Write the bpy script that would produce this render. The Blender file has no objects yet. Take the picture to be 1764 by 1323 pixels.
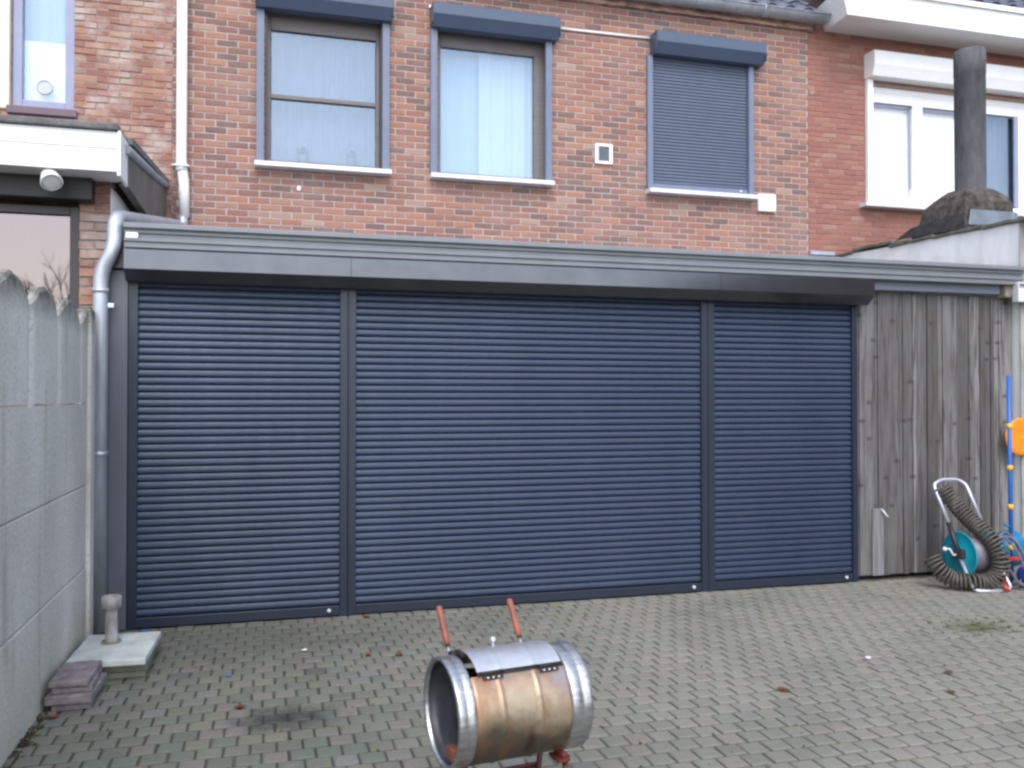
import bpy, bmesh, math, random
from math import radians as R, sin, cos, pi
from mathutils import Vector, Matrix
random.seed(7)
S = bpy.context.scene
col = S.collection

# ---------------------------------------------------------------- camera, sky, sun, exposure
cd = bpy.data.cameras.new('camera'); cam = bpy.data.objects.new('camera', cd); col.objects.link(cam)
cam.location = (0, -6.53, 1.6)
cam.rotation_euler = (R(90.815), 0, R(-15.6))
cd.sensor_width = 36; cd.lens = 30.84; cd.clip_start = 0.05; cd.clip_end = 600
S.camera = cam
SUN_EL, SUN_AZ = 50, 191            # azimuth clockwise from +Y
w = bpy.data.worlds.new('World'); S.world = w; w.use_nodes = True
nt = w.node_tree; bg = nt.nodes['Background']
sky = nt.nodes.new('ShaderNodeTexSky'); sky.sky_type = 'NISHITA'; sky.sun_disc = False
sky.sun_elevation = R(SUN_EL); sky.sun_rotation = R(SUN_AZ)
sky.air_density = 1.0; sky.dust_density = 1.6; sky.ozone_density = 1.0
hs = nt.nodes.new('ShaderNodeHueSaturation'); hs.inputs['Saturation'].default_value = .62
nt.links.new(sky.outputs[0], hs.inputs['Color']); nt.links.new(hs.outputs[0], bg.inputs[0]); bg.inputs[1].default_value = 0.15
ld = bpy.data.lights.new('sun', 'SUN'); ld.energy = 0.5; ld.angle = R(25); ld.color = (1, .95, .88)
sun = bpy.data.objects.new('sun', ld); col.objects.link(sun)
sun.rotation_euler = (R(90 - SUN_EL), 0, R(180 - SUN_AZ))
S.view_settings.view_transform = 'Standard'; S.view_settings.look = 'None'
S.view_settings.gamma = 1; S.view_settings.exposure = 1.35
S.cycles.filter_width = 2.6

# ---------------------------------------------------------------- materials
def shader(name):
    m = bpy.data.materials.new(name); m.use_nodes = True
    t = m.node_tree; return m, t, t.nodes['Principled BSDF']
def ramp(t, fac, stops):
    r = t.nodes.new('ShaderNodeValToRGB'); e = r.color_ramp.elements
    while len(e) < len(stops): e.new(0.5)
    for k, (p, c) in enumerate(stops): e[k].position = p; e[k].color = (*c, 1)
    t.links.new(fac, r.inputs[0]); return r.outputs[0]
def noise(t, scale, detail=4, stretch=None, rough=.6, dist=0):
    c = t.nodes.new('ShaderNodeTexCoord'); out = c.outputs['Object']
    if stretch:
        mp = t.nodes.new('ShaderNodeMapping'); mp.inputs['Scale'].default_value = stretch
        t.links.new(out, mp.inputs[0]); out = mp.outputs[0]
    n = t.nodes.new('ShaderNodeTexNoise'); n.inputs['Scale'].default_value = scale
    n.inputs['Detail'].default_value = detail; n.inputs['Roughness'].default_value = rough
    n.inputs['Distortion'].default_value = dist
    t.links.new(out, n.inputs['Vector']); return n.outputs['Fac']
def mix(t, a, b, fac, mode='MIX'):
    n = t.nodes.new('ShaderNodeMix'); n.data_type = 'RGBA'; n.blend_type = mode
    for s, v in ((n.inputs['Factor'], fac), (n.inputs['A'], a), (n.inputs['B'], b)):
        if isinstance(v, (int, float)): s.default_value = v
        elif isinstance(v, tuple): s.default_value = (*v, 1)
        else: t.links.new(v, s)
    return n.outputs['Result']
def math_(t, op, a, b=0.0):
    n = t.nodes.new('ShaderNodeMath'); n.operation = op
    for s, v in zip(n.inputs, (a, b)):
        if isinstance(v, (int, float)): s.default_value = v
        else: t.links.new(v, s)
    return n.outputs[0]
def bump(t, b, h, strength=.3, dist=.01):
    n = t.nodes.new('ShaderNodeBump'); n.inputs['Strength'].default_value = strength
    n.inputs['Distance'].default_value = dist
    t.links.new(h, n.inputs['Height']); t.links.new(n.outputs[0], b.inputs['Normal'])
def island(t):
    g = t.nodes.new('ShaderNodeNewGeometry'); return g.outputs['Random Per Island']
def plain(name, c, rough=.6, metal=0, var=.15, scale=6, stretch=None, bmp=0, bscale=60, spec=.5, coat=0):
    m, t, b = shader(name)
    n = noise(t, scale, 5, stretch)
    lo = tuple(x * (1 - var) for x in c); hi = tuple(min(1, x * (1 + var)) for x in c)
    t.links.new(ramp(t, n, [(.3, lo), (.7, hi)]), b.inputs['Base Color'])
    b.inputs['Roughness'].default_value = rough; b.inputs['Metallic'].default_value = metal
    b.inputs['Specular IOR Level'].default_value = spec
    b.inputs['Coat Weight'].default_value = coat
    if bmp: bump(t, b, noise(t, bscale, 6), bmp, .004)
    return m
def brickmat(name, stops, stain, rough=.9, dirt=.5):
    m, t, b = shader(name)
    c = ramp(t, island(t), stops)
    c = mix(t, c, (.46, .32, .27), math_(t, 'MULTIPLY', noise(t, 45, 5), .42))
    mask = ramp(t, noise(t, stain[0], 5), [(stain[1], (0, 0, 0)), (stain[2], (1, 1, 1))])
    c = mix(t, c, stain[3], math_(t, 'MULTIPLY', mask, dirt))
    t.links.new(c, b.inputs['Base Color']); b.inputs['Roughness'].default_value = rough
    b.inputs['Specular IOR Level'].default_value = .25
    bump(t, b, noise(t, 90, 6), .5, .004)
    return m
M = {}
M['brick_mid'] = brickmat('brick_multi', [(0, (.17, .078, .066)), (.13, (.105, .066, .064)), (.30, (.21, .085, .066)), (.6, (.27, .105, .075)), (.83, (.34, .145, .085)), (.95, (.29, .15, .11)), (1, (.35, .24, .19))], (1.6, .45, .75, (.36, .29, .27)), dirt=.35)
M['mortar_mid'] = plain('mortar_pale', (.43, .395, .38), .95, var=.15, scale=12, bmp=.4)
M['brick_old'] = brickmat('brick_weathered', [(0, (.19, .075, .055)), (.3, (.27, .10, .07)), (.6, (.23, .095, .075)), (.85, (.35, .16, .09)), (1, (.36, .24, .20))], (3.5, .46, .64, (.48, .41, .38)), dirt=.75)
M['mortar_old'] = plain('mortar_weathered', (.30, .24, .215), .95, var=.3, scale=9, bmp=.7)
M['brick_red'] = brickmat('brick_red', [(0, (.23, .075, .06)), (.4, (.27, .09, .07)), (.8, (.30, .11, .08)), (1, (.34, .18, .14))], (5, .62, .70, (.62, .50, .44)), dirt=.4)
M['mortar_red'] = plain('mortar_rosy', (.33, .235, .215), .95, var=.15, scale=9, bmp=.4)
M['anthracite'] = plain('anthracite_coated_aluminium', (.020, .028, .048), .36, .1, var=.04, spec=.5)
def slatmat():
    m, t, b = shader('anthracite_slat_paint')
    c = ramp(t, noise(t, 2.2, 6, (1, 1, .35)), [(.3, (.026, .041, .078)), (.7, (.033, .050, .092))])
    c = mix(t, c, (.055, .064, .085), ramp(t, noise(t, 3, 7, (6, 1, .5)), [(.55, (0, 0, 0)), (.85, (.35, .35, .35))]))
    t.links.new(c, b.inputs['Base Color']); b.inputs['Metallic'].default_value = .15; b.inputs['Specular IOR Level'].default_value = .42
    t.links.new(ramp(t, noise(t, 4, 6, (4, 1, .6)), [(.3, (.36,) * 3), (.7, (.50,) * 3)]), b.inputs['Roughness'])
    bump(t, b, noise(t, 1.3, 3), .15, .02); return m
M['slat'] = slatmat()
M['cassette'] = plain('anthracite_cassette_paint', (.11, .114, .130), .15, .8, var=.10, spec=.6)
M['fascia'] = plain('grey_gutter_paint', (.20, .215, .24), .4, var=.08)
M['column'] = plain('slate_grey_panel', (.085, .095, .12), .4, var=.08)
M['blue_grey'] = plain('blue_grey_box_paint', (.062, .090, .145), .35, var=.05)
M['rail'] = plain('blue_grey_rail', (.15, .18, .26), .4, var=.08)
M['light_slat'] = plain('blue_grey_slat', (.085, .11, .165), .4, var=.06)
M['wood_frame'] = plain('taupe_window_frame', (.155, .14, .145), .5, var=.15, stretch=(1, 1, 8))
M['dark_frame'] = plain('dark_brown_frame', (.035, .030, .032), .4)
M['black'] = plain('black_gap', (.012, .012, .013), .7)
M['sill'] = plain('pale_aluminium_sill', (.62, .62, .66), .4, var=.1)
M['zinc'] = plain('zinc', (.50, .54, .60), .42, .55, var=.2, scale=5, stretch=(3, 3, .6), bmp=.1, bscale=20)
M['white_pipe'] = plain('white_plastic_pipe', (.80, .80, .80), .4, var=.04)
M['white'] = plain('white_plastic', (.85, .85, .86), .35, var=.03)
M['white_board'] = plain('white_painted_board', (.82, .82, .81), .45, var=.05, stretch=(.6, 4, 4))
M['cream'] = plain('cream_paint', (.70, .60, .52), .5, var=.06)
M['lilac'] = plain('lilac_grey_frame', (.27, .29, .42), .4, var=.06)
M['bitumen'] = plain('roof_edge_bitumen', (.14, .14, .14), .9, var=.4, scale=14, bmp=.6)
M['brown_board'] = plain('weathered_brown_board', (.15, .135, .115), .85, var=.3, scale=3, bmp=.3)
M['render'] = plain('white_rendered_wall', (.84, .83, .82), .9, var=.13, scale=2.2, stretch=(1, 2.5, .8), bmp=.35, bscale=35)
M['grey_render'] = plain('grey_cement_render', (.34, .33, .31), .9, var=.25, scale=4, bmp=.4)
M['slate'] = plain('dark_slate', (.075, .075, .08), .75, var=.45, scale=12, bmp=.5, bscale=30)
M['flue'] = plain('sooty_fibre_cement', (.10, .10, .11), .85, var=.35, scale=7, stretch=(2, 2, .6), bmp=.5)
M['lead'] = plain('lead_flashing', (.36, .42, .50), .5, .2, var=.25)
M['tiles'] = plain('blue_black_roof_tile', (.065, .075, .115), .45, var=.35, scale=14)
M['rust'] = plain('flaking_gutter_board', (.38, .24, .20), .85, var=.7, scale=9, stretch=(1, 1, 3), bmp=.5)
M['chalk'] = plain('chalky_slab', (.50, .535, .52), .8, var=.25, scale=7, bmp=.4, bscale=40)
M['stone'] = plain('mauve_concrete_paver', (.20, .175, .18), .9, var=.45, scale=16, bmp=.7, bscale=50)
M['mossy'] = plain('mossy_concrete', (.20, .20, .15), .95, var=.4, scale=9, bmp=.7, bscale=40)
M['tube'] = plain('grey_stained_tube', (.32, .31, .31), .7, .0, var=.45, scale=14, stretch=(1, 1, .5), bmp=.4)
M['steel'] = plain('scuffed_stainless', (.50, .51, .52), .38, .95, var=.28, scale=14, stretch=(1, 4, 4), bmp=.3, bscale=30)
M['lid'] = plain('pale_stainless_lid', (.72, .73, .76), .40, .85, var=.15, scale=9, bmp=.1, bscale=30)
M['inside'] = plain('dark_end_steel', (.10, .10, .12), .5, .7, var=.4, scale=6)  # recessed keg end plates, darker than the rims
M['red'] = plain('red_painted_steel', (.13, .028, .025), .45, var=.2)
M['handle'] = plain('terracotta_wood_handle', (.28, .085, .05), .55, var=.25, stretch=(1, 1, .3), scale=20)
M['hinge'] = plain('burnt_hinge', (.035, .03, .03), .7, .3, var=.4)
M['alu'] = plain('brushed_tube', (.60, .60, .68), .35, .6, var=.1)
M['teal'] = plain('teal_plastic', (.0, .28, .36), .35, var=.08)
M['blue'] = plain('blue_plastic', (.02, .13, .50), .35, var=.1)
M['blue2'] = plain('deep_blue_plastic', (.03, .07, .38), .35, var=.1)
M['skyblue'] = plain('cyan_blue_plastic', (.01, .17, .36), .4, var=.15)
M['yellow'] = plain('yellow_plastic', (.75, .42, .03), .45, var=.1)
M['orange'] = plain('orange_plastic', (.80, .28, .02), .45, var=.12)
M['redp'] = plain('red_plastic', (.60, .05, .03), .4)
M['coil'] = plain('drab_coiled_hose', (.085, .075, .063), .6, var=.3, scale=15)
M['mauve'] = plain('mauve_hose', (.17, .145, .18), .4, var=.1)
M['leaf'] = plain('brown_leaf', (.26, .10, .04), .8, var=.4, scale=40)
M['bit'] = plain('white_scrap', (.7, .7, .72), .7)
M['bark'] = plain('reddish_bark', (.10, .04, .035), .9, var=.3)
M['weed'] = plain('moss_green', (.10, .11, .035), .95, var=.4, scale=30)
M['dot'] = plain('grey_lock_cap', (.55, .58, .65), .35)
M['curtain_net'] = plain('net_curtain', (.15, .165, .20), .9, var=.10, scale=5, stretch=(4, 4, 1.2))
M['curtain_blue'] = plain('pale_blue_curtain', (.36, .47, .57), .9, var=.05, scale=2, stretch=(5, 5, .5))
M['blind'] = plain('white_blind', (.90, .91, .93), .8, var=.03)
M['shade'] = plain('greige_net', (.20, .165, .165), .9, var=.14, scale=7, stretch=(5, 5, .5))
M['lens'] = plain('lamp_lens', (.75, .77, .75), .15, var=.1)
M['hedge'] = plain('hedge_leaf', (.035, .055, .025), .8, var=.4, scale=20)
M['garage'] = plain('dark_brick_garage', (.16, .09, .07), .9, var=.3)

def glassmat(name, base, k, rough=.02, tint=(.74, .86, 1)):
    m = bpy.data.materials.new(name); m.use_nodes = True; t = m.node_tree; t.nodes.clear()
    o = t.nodes.new('ShaderNodeOutputMaterial'); g = t.nodes.new('ShaderNodeBsdfGlossy'); tr = t.nodes.new('ShaderNodeBsdfTransparent')
    g.inputs['Roughness'].default_value = rough; g.inputs['Color'].default_value = (*tint, 1)
    tr.inputs['Color'].default_value = (*base, 1)
    f = t.nodes.new('ShaderNodeLayerWeight'); f.inputs['Blend'].default_value = .5
    a = math_(t, 'ADD', math_(t, 'MULTIPLY', math_(t, 'POWER', f.outputs['Facing'], 5), .9), k)
    mx = t.nodes.new('ShaderNodeMixShader'); t.links.new(a, mx.inputs[0])
    t.links.new(tr.outputs[0], mx.inputs[1]); t.links.new(g.outputs[0], mx.inputs[2]); t.links.new(mx.outputs[0], o.inputs[0])
    return m
M['glass'] = glassmat('window_glass', (.92, .95, .97), .11)
M['glass3'] = glassmat('neighbour_window_glass', (1, 1, 1), .05, tint=(.95, .97, 1))
M['glass2'] = glassmat('ground_floor_glass', (.5, .45, .45), .17, tint=(1, .86, .84))

# concrete fence
def concrete():
    m, t, b = shader('stained_fence_concrete')
    c = ramp(t, noise(t, 1.6, 6, (1, 1, .5)), [(.3, (.50, .49, .45)), (.7, (.68, .665, .64))])
    c = mix(t, c, (.22, .20, .15), ramp(t, noise(t, 3, 6, (1, 2.2, .25)), [(.55, (0, 0, 0)), (.8, (.7, .7, .7))]))
    g = t.nodes.new('ShaderNodeTexCoord'); s = t.nodes.new('ShaderNodeSeparateXYZ'); t.links.new(g.outputs['Object'], s.inputs[0])
    z = s.outputs['Z']
    top = math_(t, 'MULTIPLY', math_(t, 'SUBTRACT', z, 1.98), 12)
    low = math_(t, 'MULTIPLY', math_(t, 'SUBTRACT', .55, z), 1.3)
    nz = noise(t, 14, 6)
    mt = t.nodes.new('ShaderNodeClamp'); t.links.new(math_(t, 'MULTIPLY', top, nz), mt.inputs[0])
    c = mix(t, c, (.13, .13, .11), mt.outputs[0])
    ml = t.nodes.new('ShaderNodeClamp'); t.links.new(math_(t, 'MULTIPLY', low, noise(t, 2.5, 4)), ml.inputs[0])
    c = mix(t, c, (.28, .29, .16), ml.outputs[0])
    t.links.new(c, b.inputs['Base Color']); b.inputs['Roughness'].default_value = .95
    c = mix(t, c, (.30, .29, .25), ramp(t, noise(t, 70, 6), [(.52, (0, 0, 0)), (.68, (.55, .55, .55))]))
    c = mix(t, c, (.66, .65, .62), ramp(t, noise(t, 55, 4), [(.62, (0, 0, 0)), (.72, (.5, .5, .5))]))
    t.links.new(c, b.inputs['Base Color'])
    bump(t, b, noise(t, 40, 8), 1, .008); return m
M['concrete'] = concrete()
# weathered fence wood
def wood():
    m, t, b = shader('weathered_grey_wood')
    c = ramp(t, island(t), [(0, (.08, .077, .074)), (.3, (.14, .135, .133)), (.55, (.105, .102, .105)), (.8, (.19, .185, .187)), (1, (.25, .243, .248))])
    g = noise(t, 9, 7, (3.5, 1, .22), dist=.6)
    c = mix(t, c, (.06, .052, .045), ramp(t, g, [(.44, (0, 0, 0)), (.64, (.85, .85, .85))]))
    c = mix(t, c, (.22, .21, .22), ramp(t, noise(t, 5, 6, (4, 1, .3)), [(.58, (0, 0, 0)), (.75, (.55, .55, .55))]))
    v = t.nodes.new('ShaderNodeTexVoronoi'); v.voronoi_dimensions = '2D'; v.inputs['Scale'].default_value = 3.3
    tc = t.nodes.new('ShaderNodeTexCoord'); sx = t.nodes.new('ShaderNodeSeparateXYZ'); cb = t.nodes.new('ShaderNodeCombineXYZ')
    t.links.new(tc.outputs['Object'], sx.inputs[0]); t.links.new(sx.outputs['X'], cb.inputs[0]); t.links.new(math_(t, 'MULTIPLY', sx.outputs['Z'], 1.7), cb.inputs[1])
    t.links.new(cb.outputs[0], v.inputs['Vector'])
    k = ramp(t, math_(t, 'ADD', v.outputs['Distance'], math_(t, 'MULTIPLY', noise(t, 16, 4), .16)), [(.12, (1, 1, 1)), (.22, (0, 0, 0))])
    k = math_(t, 'MULTIPLY', k, ramp(t, v.outputs['Color'], [(.44, (0, 0, 0)), (.54, (.7, .7, .7))]))
    c = mix(t, c, (.035, .03, .03), k)
    t.links.new(c, b.inputs['Base Color']); b.inputs['Roughness'].default_value = .85
    bump(t, b, noise(t, 30, 7, (3, 1, .12)), .5, .006); return m
M['wood'] = wood()
# pavers
def pavermat(joint=False):
    m, t, b = shader('paver_joint_sand' if joint else 'worn_concrete_paver')
    if joint:
        c = ramp(t, noise(t, 2.2, 6), [(.35, (.045, .047, .04)), (.7, (.10, .096, .08))])
    else:
        c = ramp(t, island(t), [(0, (.145, .150, .12)), (.3, (.195, .192, .15)), (.5, (.150, .170, .145)), (.7, (.215, .208, .165)), (.88, (.21, .182, .165)), (.97, (.22, .215, .205)), (1, (.10, .10, .10))])
        c = mix(t, c, (.085, .095, .08), math_(t, 'MULTIPLY', noise(t, 38, 6), .55))
    tc = t.nodes.new('ShaderNodeTexCoord'); s = t.nodes.new('ShaderNodeSeparateXYZ'); t.links.new(tc.outputs['Object'], s.inputs[0])
    # dust and sand washed in towards the far right
    dx = math_(t, 'MULTIPLY', math_(t, 'SUBTRACT', s.outputs['X'], .2), .26)
    n = math_(t, 'MULTIPLY', dx, math_(t, 'ADD', noise(t, 1.1, 6), .25)); cl = t.nodes.new('ShaderNodeClamp'); t.links.new(n, cl.inputs[0])
    cl.inputs['Max'].default_value = .30 if joint else .48
    c = mix(t, c, (.30, .285, .245), cl.outputs[0])
    # large dark mossy variation, soot spot
    c = mix(t, c, (.06, .075, .055), ramp(t, noise(t, .9, 5), [(.5, (0, 0, 0)), (.8, (.45, .45, .45))]))
    for (sx, sy, rx, ry, cc) in ((.08, -2.0, .33, .22, (.02, .02, .024)), (4.75, -1.5, .28, .22, (.085, .09, .03))):
        a = math_(t, 'DIVIDE', math_(t, 'SUBTRACT', s.outputs['X'], sx), rx); bb = math_(t, 'DIVIDE', math_(t, 'SUBTRACT', s.outputs['Y'], sy), ry)
        d = math_(t, 'SQRT', math_(t, 'ADD', math_(t, 'MULTIPLY', a, a), math_(t, 'MULTIPLY', bb, bb)))
        d = math_(t, 'ADD', d, math_(t, 'MULTIPLY', noise(t, 11, 7), 1.5))
        c = mix(t, c, cc, ramp(t, d, [(.6, (.75, .75, .75)), (1.4, (0, 0, 0))]) if 0 else ramp(t, math_(t, 'MULTIPLY', d, .5), [(.45, (.8, .8, .8)), (.86, (0, 0, 0))]))
    for (sx, sy, rx, ry, cc) in ((-.2, -.45, 1.5, .75, (.085, .09, .08)),):  # broad darker patch on the left, in front of the shutters
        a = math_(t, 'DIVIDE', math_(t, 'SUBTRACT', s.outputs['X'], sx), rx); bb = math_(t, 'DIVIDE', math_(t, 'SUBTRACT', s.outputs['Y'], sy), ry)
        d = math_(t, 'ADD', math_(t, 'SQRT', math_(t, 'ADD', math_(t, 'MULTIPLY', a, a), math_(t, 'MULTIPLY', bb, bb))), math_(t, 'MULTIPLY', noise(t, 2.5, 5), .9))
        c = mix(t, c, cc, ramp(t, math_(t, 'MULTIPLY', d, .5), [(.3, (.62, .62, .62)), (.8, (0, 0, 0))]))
    # chalk smears
    c = mix(t, c, (.42, .42, .40), ramp(t, noise(t, 2.6, 7, (1, 2, 1)), [(.66, (0, 0, 0)), (.78, (.5, .5, .5))]))
    t.links.new(c, b.inputs['Base Color']); b.inputs['Roughness'].default_value = .85
    b.inputs['Specular IOR Level'].default_value = .35
    bump(t, b, noise(t, 55, 8), .55, .006); return m
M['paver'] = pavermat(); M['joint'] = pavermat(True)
# heat-tinted keg steel (object axis x runs along the keg)
def kegmat():
    m, t, b = shader('heat_tinted_steel')
    tc = t.nodes.new('ShaderNodeTexCoord'); s = t.nodes.new('ShaderNodeSeparateXYZ'); t.links.new(tc.outputs['Object'], s.inputs[0])
    n = noise(t, 3.2, 6)
    v = math_(t, 'ADD', math_(t, 'MULTIPLY', math_(t, 'SUBTRACT', s.outputs['Z'], .535), 1.4), math_(t, 'ADD', math_(t, 'MULTIPLY', n, 1.5), math_(t, 'MULTIPLY', s.outputs['X'], .5)))
    c = ramp(t, math_(t, 'ADD', v, -.55), [(.0, (.13, .11, .085)), (.13, (.26, .21, .145)), (.28, (.42, .345, .25)), (.40, (.38, .275, .19)), (.47, (.30, .225, .20)), (.58, (.29, .26, .28))])
    c = mix(t, c, (.34, .15, .06), ramp(t, noise(t, 4.5, 5, (2, 1, 1)), [(.50, (0, 0, 0)), (.68, (.7, .7, .7))]))
    a = math_(t, 'DIVIDE', math_(t, 'SUBTRACT', s.outputs['X'], .02), .03); bb = math_(t, 'DIVIDE', math_(t, 'SUBTRACT', s.outputs['Z'], .435), .09)
    d = math_(t, 'ADD', math_(t, 'SQRT', math_(t, 'ADD', math_(t, 'MULTIPLY', a, a), math_(t, 'MULTIPLY', bb, bb))), noise(t, 40, 5))
    c = mix(t, c, (.07, .03, .02), ramp(t, math_(t, 'MULTIPLY', d, .5), [(.3, (.85, .85, .85)), (.72, (0, 0, 0))]))
    t.links.new(c, b.inputs['Base Color']); b.inputs['Metallic'].default_value = .65
    t.links.new(ramp(t, noise(t, 6, 6, (1, 4, 4)), [(.3, (.36,) * 3), (.7, (.58,) * 3)]), b.inputs['Roughness'])
    bump(t, b, noise(t, 14, 4), .12, .01); return m
M['keg'] = kegmat()

# ---------------------------------------------------------------- mesh helpers
class MB:
    def __init__(s): s.bm = bmesh.new(); s.mi = 0
    def _f(s, vs, smooth=False):
        try: f = s.bm.faces.new(vs)
        except ValueError: return None
        f.material_index = s.mi; f.smooth = smooth; return f
    def quad(s, *p): return s._f([s.bm.verts.new(q) for q in p])
    def poly(s, pts): return s._f([s.bm.verts.new(q) for q in pts])
    def box(s, x0, x1, y0, y1, z0, z1, bev=0.0, mat=None):
        v = [s.bm.verts.new(p) for p in [(x0, y0, z0), (x1, y0, z0), (x1, y1, z0), (x0, y1, z0), (x0, y0, z1), (x1, y0, z1), (x1, y1, z1), (x0, y1, z1)]]
        fs = [s._f([v[i] for i in q]) for q in [(3, 2, 1, 0), (4, 5, 6, 7), (0, 1, 5, 4), (1, 2, 6, 5), (2, 3, 7, 6), (3, 0, 4, 7)]]
        if mat is not None: bmesh.ops.transform(s.bm, matrix=mat, verts=v)
        if bev:
            es = list({e for f in fs for e in f.edges})
            r = bmesh.ops.bevel(s.bm, geom=es, offset=bev, segments=2, affect='EDGES', profile=.5)
            for f in r['faces']: f.material_index = s.mi
        return s
    def prism(s, pts, axis, a, b):
        """extrude a 2D polygon along an axis; pts in the other two axes' order"""
        def P(p, t):
            return {'x': (t, p[0], p[1]), 'y': (p[0], t, p[1]), 'z': (p[0], p[1], t)}[axis]
        A = [s.bm.verts.new(P(p, a)) for p in pts]; B = [s.bm.verts.new(P(p, b)) for p in pts]
        fs = [s._f(list(reversed(A))), s._f(B)]
        for i in range(len(pts)): fs.append(s._f([A[i], A[(i + 1) % len(pts)], B[(i + 1) % len(pts)], B[i]]))
        bmesh.ops.recalc_face_normals(s.bm, faces=[f for f in fs if f]); return s
    def tube(s, path, r, n=14, cap=True, closed=False):
        path = [Vector(p) for p in path]; rs = r if isinstance(r, (list, tuple)) else [r] * len(path)
        rings = []; prev = None
        for i, p in enumerate(path):
            if closed: d = path[(i + 1) % len(path)] - path[i - 1]
            else: d = path[min(i + 1, len(path) - 1)] - path[max(i - 1, 0)]
            d.normalize()
            if prev is None:
                a = Vector((0, 0, 1)) if abs(d.z) < .9 else Vector((1, 0, 0)); u = d.cross(a).normalized()
            else: u = (prev - d * prev.dot(d)).normalized()
            prev = u; v = d.cross(u)
            rings.append([s.bm.verts.new(p + (u * cos(2 * pi * k / n) + v * sin(2 * pi * k / n)) * rs[i]) for k in range(n)])
        m = len(rings)
        for i in range(m if closed else m - 1):
            A, B = rings[i], rings[(i + 1) % m]
            for k in range(n): s._f([A[k], A[(k + 1) % n], B[(k + 1) % n], B[k]], True)
        if cap and not closed: s._f(list(reversed(rings[0]))); s._f(rings[-1])
        return s
    def lathe(s, prof, c=(0, 0, 0), axis='z', n=40, a0=0, a1=2 * pi, caps=False):
        """prof: (r, h) list; turned about an axis through c"""
        full = abs(a1 - a0 - 2 * pi) < 1e-6; N = n if full else n + 1
        rings = []
        for r, h in prof:
            ring = []
            for k in range(N):
                a = a0 + (a1 - a0) * k / n
                x, y = r * cos(a), r * sin(a)
                q = {'z': (x, y, h), 'x': (h, x, y), 'y': (x, h, y)}[axis]
                ring.append(s.bm.verts.new((q[0] + c[0], q[1] + c[1], q[2] + c[2])))
            rings.append(ring)
        fs = []
        for i in range(len(rings) - 1):
            for k in range(N if full else N - 1):
                f = s._f([rings[i][k], rings[i][(k + 1) % N], rings[i + 1][(k + 1) % N], rings[i + 1][k]], True)
                if f: fs.append(f)
        return s
    def ball(s, c, r, n=20, sq=(1, 1, 1)):
        mt = Matrix.Translation(c) @ Matrix.Diagonal((*sq, 1))
        g = bmesh.ops.create_uvsphere(s.bm, u_segments=n, v_segments=n // 2, radius=r, matrix=mt)
        for v in g['verts']:
            for f in v.link_faces: f.smooth = True; f.material_index = s.mi
        return s

def tag(o, label=None, cat=None, group=None, kind=None):
    if label: o['label'] = label
    if cat: o['category'] = cat
    if group: o['group'] = group
    if kind: o['kind'] = kind
    return o
def root(name, loc, label, cat, group=None, rz=0):
    o = bpy.data.objects.new(name, None); col.objects.link(o); o.location = loc; o.rotation_euler = (0, 0, rz)
    o.empty_display_size = .1; return tag(o, label, cat, group)
def top(o):
    while o.parent: o = o.parent
    return o
def build(name, mb, mats, parent=None, label=None, world=True, keep=False, recalc=False):
    """one mesh object. With a parent, world coordinates are brought into the thing's frame."""
    if not isinstance(mats, (list, tuple)): mats = [mats]
    bm = mb.bm
    if recalc: bmesh.ops.recalc_face_normals(bm, faces=bm.faces[:])
    origin = None
    if parent is not None:
        if world:
            t = top(parent); Mx = Matrix.Translation(t.location) @ Matrix.Rotation(t.rotation_euler.z, 4, 'Z')
            bmesh.ops.transform(bm, matrix=Mx.inverted(), verts=bm.verts[:])
    elif keep: origin = Vector((0, 0, 0))
    else:
        xs = [v.co.x for v in bm.verts]; ys = [v.co.y for v in bm.verts]; zs = [v.co.z for v in bm.verts]
        origin = Vector(((min(xs) + max(xs)) / 2, (min(ys) + max(ys)) / 2, min(zs)))
        bmesh.ops.translate(bm, vec=-origin, verts=bm.verts[:])
    me = bpy.data.meshes.new(name); bm.to_mesh(me); bm.free()
    for m in mats: me.materials.append(M[m] if isinstance(m, str) else m)
    o = bpy.data.objects.new(name, me); col.objects.link(o)
    if parent is not None: o.parent = parent
    else: o.location = origin
    if label: o['label'] = label
    return o

def smooth_path(pts, rad=.06, n=6):
    """round the corners of a polyline"""
    P = [Vector(p) for p in pts]; out = [P[0]]
    for i in range(1, len(P) - 1):
        a = (P[i - 1] - P[i]); b = (P[i + 1] - P[i]); r = min(rad, a.length * .48, b.length * .48)
        p0 = P[i] + a.normalized() * r; p1 = P[i] + b.normalized() * r
        for k in range(n + 1):
            t = k / n; out.append((1 - t) ** 2 * p0 + 2 * t * (1 - t) * P[i] + t * t * p1)
    out.append(P[-1]); return out

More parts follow.
